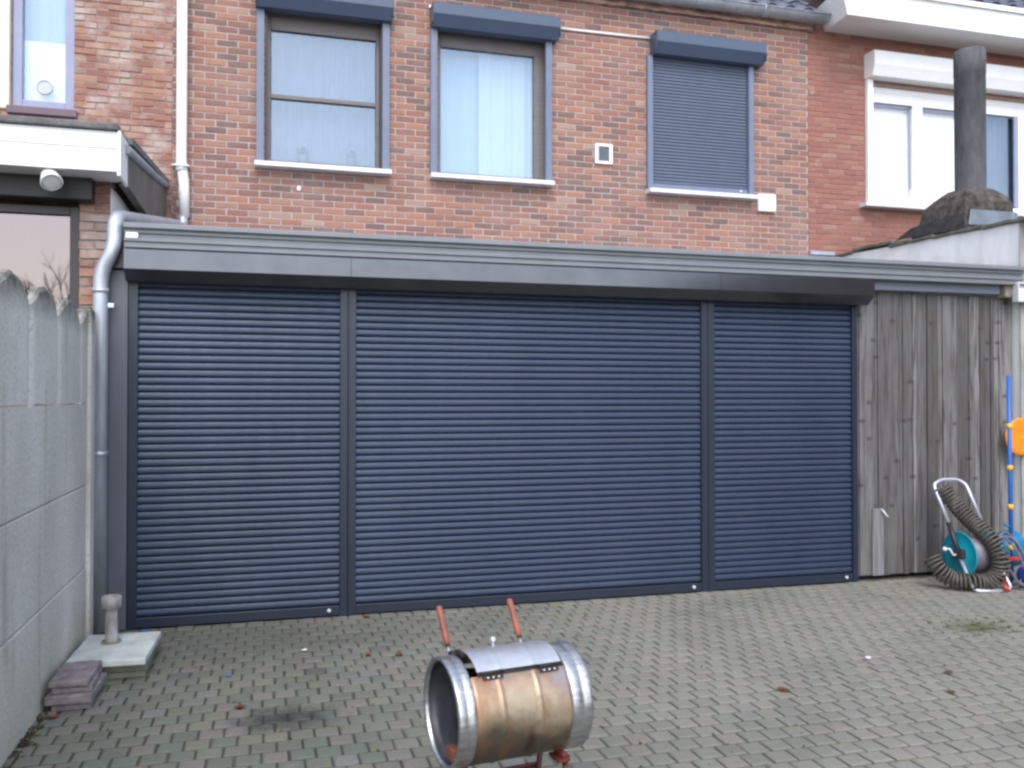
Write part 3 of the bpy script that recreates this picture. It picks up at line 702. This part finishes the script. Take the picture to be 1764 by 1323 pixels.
b = MB(); b.tube([(-.955, .1, 3.335), (-.955, 1.6, 3.52), (-.955, YW - .05, 3.66)], .032, 10); build('edge_roll', b, plain('grey_lead_roll', (.28, .29, .33), .6), ll)
b = MB(); b.box(-1.01, -.965, YW - .06, YW - .01, 3.0, 3.55); build('post', b, plain('grey_post', (.30, .27, .25), .8), ll)
b = MB(); b.box(-6, -1.187, .16, .29, 2.975, 3.20, .008); build('lintel', b, plain('black_lintel', (.022, .022, .026), .5), ll)
b = frame(-3.2, -1.293, .9, 2.955, .32, .065, .08); lwn = build('window', b, 'dark_frame', ll, label='dark framed window reflecting a bare tree')
pane(-3.14, -1.355, .95, 2.90, .35, lwn, 'glass2'); curtain(-3.2, -1.30, .9, 2.96, .50, lwn, 'shade', .012, 14)
b = MB(); b.box(-3.2, -1.293, .6, .62, .0, 3.0); build('lining', b, 'black', lwn)

# ---------------------------------------------------------------- fences
cf = root('concrete_fence', (-1.12, -4, 0), 'grey precast concrete plate fence with scalloped top at the left', 'fence')
def top_panel(y0, y1, peaks=None):
    b = MB(); n = 200; prev = None; per = .595
    A = []
    for k in range(n + 1):
        y = y0 + (y1 - y0) * k / n
        u = ((y + .925) / per) % 1.0; d = abs(u if u < .5 else 1 - u) * 2         # 0 at a peak, 1 in a valley
        zt = 2.165 - .115 * min(d, .94) ** 1.9 + .004 * sin(y * 37) + random.uniform(-.002, .002)
        gv = .014 * math.exp(-((d - 1) / .13) ** 2)
        A.append([b.bm.verts.new(p) for p in [(-1.10 - gv, y, 1.56), (-1.10 - gv, y, zt - .02), (-1.112 - gv, y, zt), (-1.135, y, zt), (-1.14, y, 1.56)]])
    for p, q in zip(A, A[1:]):
        for i in range(4): b._f([p[i], q[i], q[i + 1], p[i + 1]], False)
    return b
yy = -.30
for s_ in range(4):
    ya, yb = yy - .14 - 2.0, yy - .14
    for k in range(3):
        b = MB(); b.box(-1.14, -1.10 + random.uniform(-.003, .003), ya, yb, k * .52 + .004 - (.05 if k == 0 else 0), k * .52 + .516, .006); build('panel', b, 'concrete', cf)
    build('panel', top_panel(ya, yb), 'concrete', cf, label='scalloped top plate')
    yy -= 2.14
yy = -.30
for s_ in range(5):
    b = MB(); b.box(-1.165, -1.078, yy - .135, yy - .005, -.05, 2.16, .012); b.box(-1.155, -1.09, yy - .12, yy - .02, 2.155, 2.18, .01)
    build('post', b, 'concrete', cf); yy -= 2.14
b = MB(); b.box(-1.20, -1.15, -.29, .1, -.05, 2.17, .01); build('post', b, 'concrete', cf)

wf = root('wooden_fence', (5.8, .05, 0), 'weathered grey vertical board screen right of the shutters', 'fence')
b = MB(); x = 4.945; k = 0
while x < 6.62:
    wd = random.choice([.045, .06, .10, .12, .14, .15, .035]); wd = min(wd, 6.625 - x); k += 1
    yo = .03 + (.012 if k % 2 else 0) + random.uniform(0, .003)
    b.box(x + .0015, x + wd - .0015, yo, yo + .022, .03 + random.uniform(0, .01), 2.515 + random.uniform(-.004, .003), .002, Matrix.Translation((x, yo, 0)) @ Matrix.Rotation(R(random.uniform(-1.5, 1.5)), 4, 'Z') @ Matrix.Translation((-x, -yo, 0)))
    x += wd
build('boards', b, 'wood', wf)
b = MB(); b.box(4.95, 6.62, .08, .12, .3, .4); b.box(4.95, 6.62, .08, .12, 2.1, 2.2); b.box(4.95, 6.62, .14, .16, 0, 2.5); build('rail', b, 'slate', wf)
b = MB(); b.box(5.10, 5.21, .018, .027, .035, .62, .002); build('patch_board', b, plain('pale_bare_wood', (.20, .197, .207), .8, var=.3, stretch=(4, 1, .3), scale=8, bmp=.4), wf, label='pale replacement board near the foot')
b = MB(); b.tube([(5.19, .018, .61), (5.20, -.01, .585), (5.225, -.02, .545)], .009, 8); build('hook', b, 'sill', wf)

# ---------------------------------------------------------------- lamps
sp = root('spotlight', (-1.42, .16, 3.1), 'white round spotlight under the left white fascia', 'lamp')
b = MB(); b.tube([(-1.47, .10, 3.14), (-1.45, .02, 3.11)], .035, 14); build('bracket', b, 'cream', sp)
b = MB(); mtx = Matrix.Translation((-1.41, -.03, 3.07)) @ Vector((.30, -.62, -.72)).to_track_quat('-Z', 'Y').to_matrix().to_4x4()
b.lathe([(0, .10), (.035, .095), (.048, .05), (.066, -.03), (.070, -.05), (.062, -.052)], n=24); bmesh.ops.transform(b.bm, matrix=mtx, verts=b.bm.verts[:]); build('lamp_housing', b, 'white', sp)
b = MB(); b.lathe([(0, -.045), (.03, -.044), (.058, -.04)], n=24); bmesh.ops.transform(b.bm, matrix=mtx, verts=b.bm.verts[:]); build('lens', b, 'lens', sp)
fl = root('floodlight', (6.61, -.09, 2.45), 'square pale floodlight above the orange disc at the right edge', 'lamp')
b = MB(); X0, X1, Z0, Z1, YA, YB = 6.521, 6.70, 2.455, 2.635, -.15, -.085
b.box(X0, X0 + .018, YA, YB, Z0, Z1, .003); b.box(X1 - .018, X1, YA, YB, Z0, Z1, .003); b.box(X0 + .018, X1 - .018, YA, YB, Z0, Z0 + .018, .003); b.box(X0 + .018, X1 - .018, YA, YB, Z1 - .018, Z1, .003); b.box(X0 + .018, X1 - .018, YB - .012, YB - .002, Z0 + .018, Z1 - .018)
build('lamp_housing', b, 'sill', fl)
b = MB(); b.poly([(X0 + .02, YA + .01, Z0 + .06), (X1 - .02, YA + .01, Z0 + .06), (X1 - .02, YB - .016, Z1 - .02), (X0 + .02, YB - .016, Z1 - .02)]); b.poly([(X0 + .02, YA + .01, Z0 + .02), (X1 - .02, YA + .01, Z0 + .02), (X1 - .02, YA + .01, Z0 + .06), (X0 + .02, YA + .01, Z0 + .06)]); build('reflector', b, 'lens', fl)
b = MB(); b.box(6.60, 6.66, YB - .001, -.058, 2.52, 2.56, .003); build('bracket', b, 'zinc', fl)

# ---------------------------------------------------------------- parasol base on slabs, pile of pavers
ub = root('parasol_base', (-.86, -.88, .085), 'chalky white square parasol base with short grey tube beside the concrete fence', 'parasol base')
b = MB(); b.box(-1.065, -.645, -1.19, -.60, .088, .128, .008, Matrix.Translation((-.86, -.9, 0)) @ Matrix.Rotation(R(-2), 4, 'Z') @ Matrix.Translation((.86, .9, 0))); build('slab', b, 'chalk', ub)
b = MB(); b.lathe([(.036, .129), (.034, .30), (.036, .33), (.054, .335), (.057, .40), (.048, .405), (.03, .40), (.03, .30), (0, .30)], (-.893, -.80, 0), n=24); build('tube', b, 'tube', ub)
b = MB(); b.tube([(-.893 + .05 * cos(a), -.80 + .05 * sin(a), .13) for a in [k * pi / 10 for k in range(20)]], .010, 6, closed=True); build('collar', b, 'mossy', ub)
for k, (xa, xb, ya, yb, z0, z1) in enumerate([(-1.00, -.665, -1.12, -.62, .0, .042), (-1.01, -.655, -1.14, -.63, .044, .086)]):
    b = MB(); b.box(xa, xb, ya, yb, z0, z1, .006); o = build('concrete_slab', b, 'mossy')
    tag(o, ['mossy slab on the ground, lower of two under the parasol base', 'mossy slab directly under the white parasol base'][k], 'slab', 'slabs under the parasol base')
labs = ['lowest grey paver of the little pile by the fence', 'second paver from the ground in the little pile by the fence', 'third paver from the ground in the little pile by the fence', 'topmost mauve paver of the little pile by the fence']
for k, (xa, xb, ya, yb, z0, z1, rz) in enumerate([(-1.055, -.87, -1.60, -1.30, .0, .036, 3), (-1.07, -.85, -1.62, -1.25, .037, .082, -2), (-1.055, -.865, -1.585, -1.22, .083, .118, 2), (-1.06, -.872, -1.60, -1.24, .119, .15, -1)]):
    c_ = Vector(((xa + xb) / 2, (ya + yb) / 2, 0)); b = MB()
    b.box(xa, xb, ya, yb, z0, z1, .006, Matrix.Translation(c_) @ Matrix.Rotation(R(rz), 4, 'Z') @ Matrix.Translation(-c_))
    o = build('paving_stone', b, 'stone'); tag(o, labs[k], 'paving stone', 'loose pavers piled against the fence')

# ---------------------------------------------------------------- keg grill
KX, KY, KZ = .81, -3.56, .535
gr = root('keg_grill', (KX, KY, 0), 'grill made from a heat stained steel keg lying on a red stand', 'grill', rz=R(8.6)); gr.location.z = .05; gr.scale = (.9, .9, .9)
def L(mb): bmesh.ops.translate(mb.bm, vec=(0, 0, KZ), verts=mb.bm.verts[:]); return mb
RK = .200
# body: turned about x; the lid sector is cut out of it
a_h = R(90 + 38); a_b = R(90 - 62)      # angle measured from +y in (y, z); hinge faces the camera (-y)
def bodyprof():
    p = []
    for i in range(61):
        h = -.20 + .385 * i / 60; r = RK
        for c_ in (-.095, .055): r += .0045 * math.exp(-((h - c_) / .006) ** 2)
        if i in (0, 60): r -= .004
        p.append((r, h))
    return p
b = MB(); b.lathe(bodyprof(), axis='x', n=72, a0=a_h, a1=a_b + 2 * pi)
b.lathe([(r - .004, h) for r, h in bodyprof()], axis='x', n=72, a0=a_h, a1=a_b + 2 * pi)
keg = build('barrel', L(b), 'keg', gr, world=False)
def endring(s):
    b = MB(); q_ = .199 if s < 0 else .184; pr = [(RK - .006, q_), (RK - .001, q_ + .002), (RK + .002, q_ + .009), (RK + .002, .225), (RK - .002, .232), (RK + .001, .24), (RK + .004, .262), (RK + .002, .271), (RK - .006, .274), (RK - .012, .268), (RK - .013, .255)]
    b.lathe([(r, s * h) for r, h in pr], axis='x', n=64); return b
for s in (-1, 1): build('end_rim', L(endring(s)), 'steel', gr, world=False, recalc=True)
for s in (-1, 1):
    b = MB(); b.lathe([(r_, s * h_) for r_, h_ in [(RK - .013, .256), (RK - .0135, .235), (RK - .02, .222), (RK - .05, .205), (.10, .192), (.035, .19), (.033, .205), (0, .206)]], axis='x', n=64)
    build('end_plate', L(b), 'inside', gr, world=False, recalc=True)
# lid: a lifted sector
b = MB(); lp = []
for i in range(41):
    h = -.175 + .345 * i / 40; r = RK + .016
    for c_ in (-.083, .055): r += .003 * math.exp(-((h - c_) / .006) ** 2)
    lp.append((r, h))
b.lathe(lp, axis='x', n=30, a0=a_b + R(4), a1=a_h - R(2)); b.lathe([(r - .005, h) for r, h in lp], axis='x', n=30, a0=a_b + R(4), a1=a_h - R(2))
for h in (-.175, .170): b.lathe([(RK + .011, h), (RK + .016, h)], axis='x', n=30, a0=a_b + R(4), a1=a_h - R(2))
for a in (a_b + R(4), a_h - R(2)):
    b.quad((-.175, cos(a) * (RK + .011), sin(a) * (RK + .011)), (.17, cos(a) * (RK + .011), sin(a) * (RK + .011)), (.17, cos(a) * (RK + .016), sin(a) * (RK + .016)), (-.175, cos(a) * (RK + .016), sin(a) * (RK + .016)))
lid = build('lid', L(b), 'lid', gr, world=False)
b = MB(); b.ball((-.01, .115, RK + .035 - .02), .014, 14); b.tube([(-.01, .11, RK - .02), (-.01, .115, RK + .01)], .005, 8); build('knob', L(b), 'alu', lid, world=False)
# dark slot and hinges along the cut
def onarc(a, r, h): return (h, cos(a) * r, sin(a) * r)
b = MB(); b.lathe([(RK + .001, -.172), (RK + .006, -.172), (RK + .006, .178), (RK + .001, .178)], axis='x', n=3, a0=a_h - R(3.2), a1=a_h + R(.8)); build('slot', L(b), 'hinge', gr, world=False)
for hx in (-.115, .115):
    b = MB(); a = a_h - R(.5); b.tube([onarc(a, RK + .012, hx - .042), onarc(a, RK + .012, hx + .042)], .0065, 10)
    b.lathe([(RK + .008, hx - .04), (RK + .008, hx + .04)], axis='x', n=3, a0=a_h, a1=a_h + R(6))
    hg = build('hinge', L(b), 'hinge', gr, world=False)
    for q in (-.022, .0, .022):
        b = MB(); b.ball(onarc(a_h + R(4.5), RK + .008, hx + q), .0045, 8); build('rivet', L(b), 'sill', hg, world=False)
# back handles: steel shanks with wooden grips pointing up and away
for hx, dz in ((-.178, 0), (.105, .0)):
    p0 = Vector((hx, .085, RK - .018)); d = Vector((.0, .62, .78)).normalized()
    if hx < 0: p0 = Vector((-.198, .10, .178))
    b = MB(); b.tube([p0 + d * t for t in (.045, .08, .105, .14, .185, .205, .21)], [.010, .0135, .012, .011, .0135, .012, .005], 14)
    gp = build('handle', L(b), 'handle', gr, world=False)
    b = MB(); b.tube([p0 - d * .05, p0 + d * .055], .0052, 10); build('shank', L(b), 'alu', gp, world=False)
    b = MB(); b.lathe([(.010, 0), (.010, .006), (.006, .006)], n=12); b.bm.transform(Matrix.Translation(p0 + d * .037) @ d.to_track_quat('Z', 'Y').to_matrix().to_4x4()); build('ferrule', L(b), 'hinge', gp, world=False)
b = MB(); b.box(-.205, -.155, .05, .10, .17, .198, .003); b.box(-.19, -.17, .0, .06, RK - .004, RK + .012, .002); build('catch', L(b), 'hinge', gr, world=False)
# stand
b = MB()
for hx in (-.2, .2):
    for sy in (-1, 1): b.tube([(hx, sy * .19, -KZ - .055), (hx, sy * .10, -.205)], .012, 10)
    b.tube([(hx, -.12, -.20), (hx, .12, -.20)], .014, 10)
b.tube([(-.2, -.15, -.33), (.2, -.15, -.33)], .012, 10); b.tube([(-.2, .15, -.33), (.2, .15, -.33)], .012, 10)
b.box(.16, .21, -.13, -.04, -.215, -.203, .002)
build('stand', L(b), 'red', gr, world=False)
b = MB(); b.box(-.26, -.225, -.10, -.03, -.155, -.11, .004); build('bracket', L(b), plain('rusty_bracket', (.2, .07, .04), .8, var=.4), gr, world=False)

# ---------------------------------------------------------------- hose cart and garden toys at the right
hc = root('hose_reel_cart', (5.74, -.45, 0), 'tube framed hose cart with teal reel leaning by the board screen', 'hose cart')
LF = [(5.575, -.60, .02), (5.575, -.16, .80)]; 
hnd = smooth_path([(5.575, -.34, .53), (5.575, -.185, .80), (5.58, -.17, .84), (5.66, -.16, .875), (5.82, -.17, .875), (5.885, -.20, .835), (5.89, -.37, .53)], .06, 6)
b = MB(); b.tube(hnd, .0155, 12); build('handle', b, 'alu', hc)
for xs_, f0, f1 in ((5.575, (-.34, .53), (-.46, .28)), (5.89, (-.37, .53), (-.48, .28))):
    b = MB(); b.tube([(xs_, *f0), (xs_, *f1)], .021, 10); b.box(xs_ - .022, xs_ + .022, f1[0] - .05, f1[0] + .04, f1[1] - .03, f1[1] + .05, .01); build('bracket', b, 'dark_frame', hc)
b = MB(); b.tube(smooth_path([(5.575, -.46, .27), (5.575, -.60, .03), (5.58, -.64, .016), (5.68, -.68, .014), (5.84, -.68, .014), (5.90, -.66, .03), (5.89, -.50, .27)], .05, 5), .015, 12); build('leg', b, 'alu', hc, label='bent tube foot loop')
for xs_, sg in ((5.60, -1), (5.86, 1)):
    b = MB(); b.lathe([(.02, sg * .0), (.05, sg * .018), (.055, sg * .006), (.15, sg * .004), (.185, -sg * .004), (.192, sg * .004), (.19, sg * .012), (.14, -sg * .012), (.02, -sg * .012)], (xs_, -.44, .275), 'x', 36)
    build('reel_disc', b, 'teal', hc)
b = MB(); b.lathe([(.09, 5.612), (.15, 5.63), (.155, 5.83), (.09, 5.85)], (0, -.44, .275), 'x', 24); build('wound_hose', b, 'mauve', hc)
b = MB(); b.tube([(5.60, -.44, .275), (5.53, -.44, .275), (5.53, -.40, .32), (5.49, -.40, .32)], .009, 8); b.ball((5.48, -.40, .32), .02, 10); build('crank', b, 'sill', hc)
# coiled hose
path = [Vector(p) for p in [(5.62, -.22, .82), (5.68, -.30, .68), (5.72, -.42, .56), (5.76, -.60, .42), (5.78, -.68, .28), (5.77, -.66, .14), (5.69, -.61, .075), (5.58, -.58, .075), (5.46, -.50, .09), (5.38, -.44, .17), (5.36, -.38, .26)]]
dense = []
for i in range(len(path) - 1):
    p0, p1, p2, p3 = path[max(i - 1, 0)], path[i], path[i + 1], path[min(i + 2, len(path) - 1)]
    for k in range(60):
        t = k / 60; dense.append(.5 * ((2 * p1) + (p2 - p0) * t + (2 * p0 - 5 * p1 + 4 * p2 - p3) * t * t + (3 * p1 - p0 - 3 * p2 + p3) * t ** 3))
hel = []; ang = 0; pu = None; acc = 0
for i, p in enumerate(dense):
    d = (dense[min(i + 1, len(dense) - 1)] - dense[max(i - 1, 0)]).normalized()
    u = d.cross(Vector((0, -1, .2))).normalized() if pu is None else (pu - d * pu.dot(d)).normalized(); pu = u; v = d.cross(u)
    nxt = dense[min(i + 1, len(dense) - 1)]; st = (nxt - p).length; sub = 3
    for q in range(sub):
        hel.append(p.lerp(nxt, q / sub) + (u * cos(ang) + v * sin(ang)) * .062); ang += st / sub / .031 * 2 * pi
b = MB(); b.tube(hel, .0105, 6); o = build('spiral_hose', b, 'coil'); tag(o, 'drab brown spiral hose looped round the teal reel', 'hose')
b = MB()
for k, (cx_, rx, rz_, ph) in enumerate([(5.99, .13, .22, 0), (6.02, .12, .19, .4), (5.97, .11, .20, .9)]):
    b.tube([(cx_ + rx * cos(a + ph) * .9, -.56 - .03 * k + .05 * sin(a), .235 + rz_ * sin(a + ph * .2)) for a in [q * 2 * pi / 40 for q in range(40)]], .0085, 8, closed=True)
o = build('thin_hose', b, 'mauve'); tag(o, 'thin mauve hose hanging in loops right of the reel cart', 'hose')
for k, (p, lb) in enumerate([((5.80, -.69, .10), 0), ((5.80, -.71, .04), 1)]):
    b = MB(); b.tube([(p[0] - .02, p[1], p[2] + .02), (p[0] + .02, p[1] - .01, p[2] - .02)], .013, 10); b.tube([(p[0] - .005, p[1], p[2] + .006), (p[0] + .01, p[1], p[2] - .01)], .018, 10)
    o = build('hose_connector', b, 'redp'); tag(o, ['red hose connector on the brown spiral hose, the upper one', 'red hose connector lying at the cart foot'][k], 'connector')
# toy pole
tp = root('pole', (6.18, -.38, 0), 'tall blue pole with yellow bands in front of the orange disc', 'pole')
P0, P1 = Vector((6.19, -.38, 0)), Vector((6.155, -.40, 1.765))
b = MB(); b.tube([P0, P1], .017, 14); b.ball(P1, .017, 10); pm = build('shaft', b, 'blue', tp)
for z_ in (.30, .65, .985, 1.345):
    q = P0.lerp(P1, z_ / 1.765); b = MB(); b.lathe([(.017, -.022), (.024, -.02), (.026, 0), (.024, .02), (.017, .022)], (q.x, q.y, q.z), n=16); build('band', b, 'yellow', tp)
b = MB(); b.tube([P0.lerp(P1, .27), P0.lerp(P1, .27) + Vector((-.07, -.01, .02))], .012, 10); build('clamp', b, 'skyblue', tp)
od = root('round_bat', (6.62, -.10, 1.06), 'round orange disc hung on the board screen behind the blue pole', 'disc')
b = MB(); b.lathe([(0, -.012), (.12, -.010), (.160, -.014), (.172, -.008), (.172, .004), (.16, .008), (0, .008)], (6.60, -.085, 1.235), 'y', 40); build('disc', b, 'orange', od, recalc=True)
b = MB(); b.tube([(6.60, -.10, 1.235), (6.60, .04, 1.235)], .012, 8); build('peg', b, 'yellow', od)
b = MB(); b.ball((6.27, -.28, .27), .16, 32, (1, .9, 1)); o = build('ball', b, 'skyblue'); tag(o, 'large cyan blue ball behind the pole foot', 'ball')
b = MB(); b.ball((6.16, -.60, .10), .10, 28); o = build('ball', b, 'blue2'); tag(o, 'small deep blue ball on the ground by the pole', 'ball')
b = MB(); b.box(6.06, 6.20, -.47, -.44, .20, .232, .008, ); o = build('red_stick', b, 'redp'); tag(o, 'short red bar lying across the cyan ball', 'toy')
b = MB(); b.lathe([(0, 0), (.12, 0), (.15, .13), (.156, .135), (.148, .14), (.13, .02), (0, .015)], (6.56, -.42, .0), n=32); o = build('bucket', b, plain('pale_green_plastic', (.35, .5, .42), .5)); tag(o, 'pale green tub right of the pole', 'tub')

# ---------------------------------------------------------------- litter
lv = [(-.129, -1.795, 'brown leaf between the keg grill and the pile of pavers'), (.606, -1.059, 'brown leaf left of the grill handles near the left shutter'), (.792, -1.111, 'brown leaf just left of the left grill handle'), (3.799, -2.304, 'upper of two brown leaves at the lower right of the yard'), (3.559, -2.587, 'lower of two brown leaves at the lower right of the yard'), (2.711, -2.312, 'brown leaf right of the grill, alone on the pavers'), (-1.02, -1.70, 'orange brown leaf at the foot of the paver pile'), (.70, -.12, 'tiny brown leaf at the foot of the middle shutter')]
for x_, y_, lb in lv:
    b = MB(); n = 10; s_ = random.uniform(.020, .030); a0 = random.uniform(0, 6)
    vs = [b.bm.verts.new((x_ + s_ * (1 + .35 * (k % 2)) * cos(a0 + k * 2 * pi / n) * (1.35 if k in (0, 5) else .8), y_ + s_ * (1 + .3 * (k % 2)) * sin(a0 + k * 2 * pi / n), .008 + .008 * random.random())) for k in range(n)]
    c_ = b.bm.verts.new((x_, y_, .006))
    for k in range(n): b._f([vs[k], vs[(k + 1) % n], c_])
    bmesh.ops.solidify(b.bm, geom=b.bm.faces[:], thickness=.0012)
    o = build('leaf', b, 'leaf'); tag(o, lb, 'leaf', 'fallen leaves on the pavers')
for x_, y_, lb, m_, s_ in [(.231, -.852, 'white scrap in front of the left shutter', 'bit', .018), (3.527, -1.949, 'white scrap on the pavers in the right half', 'bit', .02), (-.207, -1.261, 'tiny blue scrap on the pavers', 'blue', .014), (-.80, -.10, 'tiny blue scrap behind the parasol base', 'blue', .022)]:
    b = MB(); b.ball((x_, y_, .01), s_, 8, (1.3, .8, .35)); 
    for v in b.bm.verts: v.co += Vector([random.uniform(-.004, .004) for _ in range(3)])
    o = build('scrap', b, m_); tag(o, lb, 'scrap')

b = MB()
def tuft(x_, y_, s_):
    for _ in range(5):
        a = random.uniform(0, 6.3); dx, dy = s_ * cos(a), s_ * sin(a); px2, py2 = x_ + random.gauss(0, s_ * .6), y_ + random.gauss(0, s_ * .6)
        b.quad((px2 - dy * .4, py2 + dx * .4, -.006), (px2 + dy * .4, py2 - dx * .4, -.006), (px2 + dy * .3 + dx * .5, py2 - dx * .3 + dy * .5, s_ * random.uniform(.4, .9)), (px2 - dy * .3 + dx * .5, py2 + dx * .3 + dy * .5, s_ * random.uniform(.4, .9)))
for _ in range(900):
    q = random.random()
    if q < .16:                                   # the green patch at the right
        x_, y_ = random.gauss(4.8, .20), random.gauss(-1.5, .14)
    elif q < .6: x_, y_ = -1.09 + abs(random.gauss(0, .035)), random.uniform(-4.5, -.3)
    elif q < .85: x_, y_ = random.uniform(5, 6.6), .02 - abs(random.gauss(0, .03))
    else: x_, y_ = random.uniform(-1, 2.5), random.uniform(-3.6, -.4)
    if random.random() < .7: y_ = -.004 - round((-.004 - y_) / PH) * PH + random.gauss(0, .004)     # keeps to the joints
    tuft(x_, y_, random.uniform(.004, .010))
o = build('moss', b, 'weed'); tag(o, 'low moss and weeds in the paving joints', 'moss', kind='stuff')
b = MB()
for _ in range(260):                              # crumbs of soil and dead leaf along the fence foot
    x_, y_ = -1.095 + abs(random.gauss(0, .03)), random.uniform(-4, -1.2)
    s_ = random.uniform(.004, .012); a = random.uniform(0, 6)
    b.prism([(x_ + s_ * cos(a + k * 1.6), y_ + s_ * sin(a + k * 1.6)) for k in range(4)], 'z', -.004, random.uniform(.002, .009))
o = build('soil', b, plain('dark_leaf_litter', (.045, .03, .022), .95, var=.5, scale=30)); tag(o, 'dark soil and leaf crumbs along the foot of the concrete fence', 'soil', kind='stuff')
# ---------------------------------------------------------------- behind the camera: what the panes and paint mirror
def bare_tree(loc, H):
    t = root('bare_tree', loc, 'bare winter tree mirrored in the dark window at the left', 'tree')
    b = MB(); c_ = MB()
    def br(mb, p, d, l, r, lev):
        q = p + d * l; mid = p.lerp(q, .5) + Vector([random.uniform(-.04, .04) * l for _ in range(3)])
        mb.tube([p, mid, q], [r, r * .85, r * .68], 5 if lev > 1 else 8, cap=False)
        if lev >= 6: return
        for _ in range(3 if lev < 5 else 2):
            nd = (d + Vector((random.gauss(0, .48), random.gauss(0, .48), random.gauss(.12, .3)))).normalized()
            br(c_, q, nd, l * random.uniform(.66, .84), r * .6, lev + 1)
    br(b, Vector(loc), Vector((0, 0, 1)), H * .24, H * .024, 0)
    build('trunk', b, 'bark', t); build('crown', c_, 'bark', t)
bare_tree((-5.6, -17.5, 0), 5.9)
ga = root('garage', (11.8, -8, 0), 'low dark brick garage at the far end of the yard, off to the right', 'garage')
b = MB(); b.box(9.4, 14, -14, -3.2, 0, 4.0, .02); build('wall', b, 'garage', ga)
b = MB(); b.box(9.2, 14.2, -14.2, -3.0, 4.0, 4.2, .02); build('roof', b, 'slate', ga)
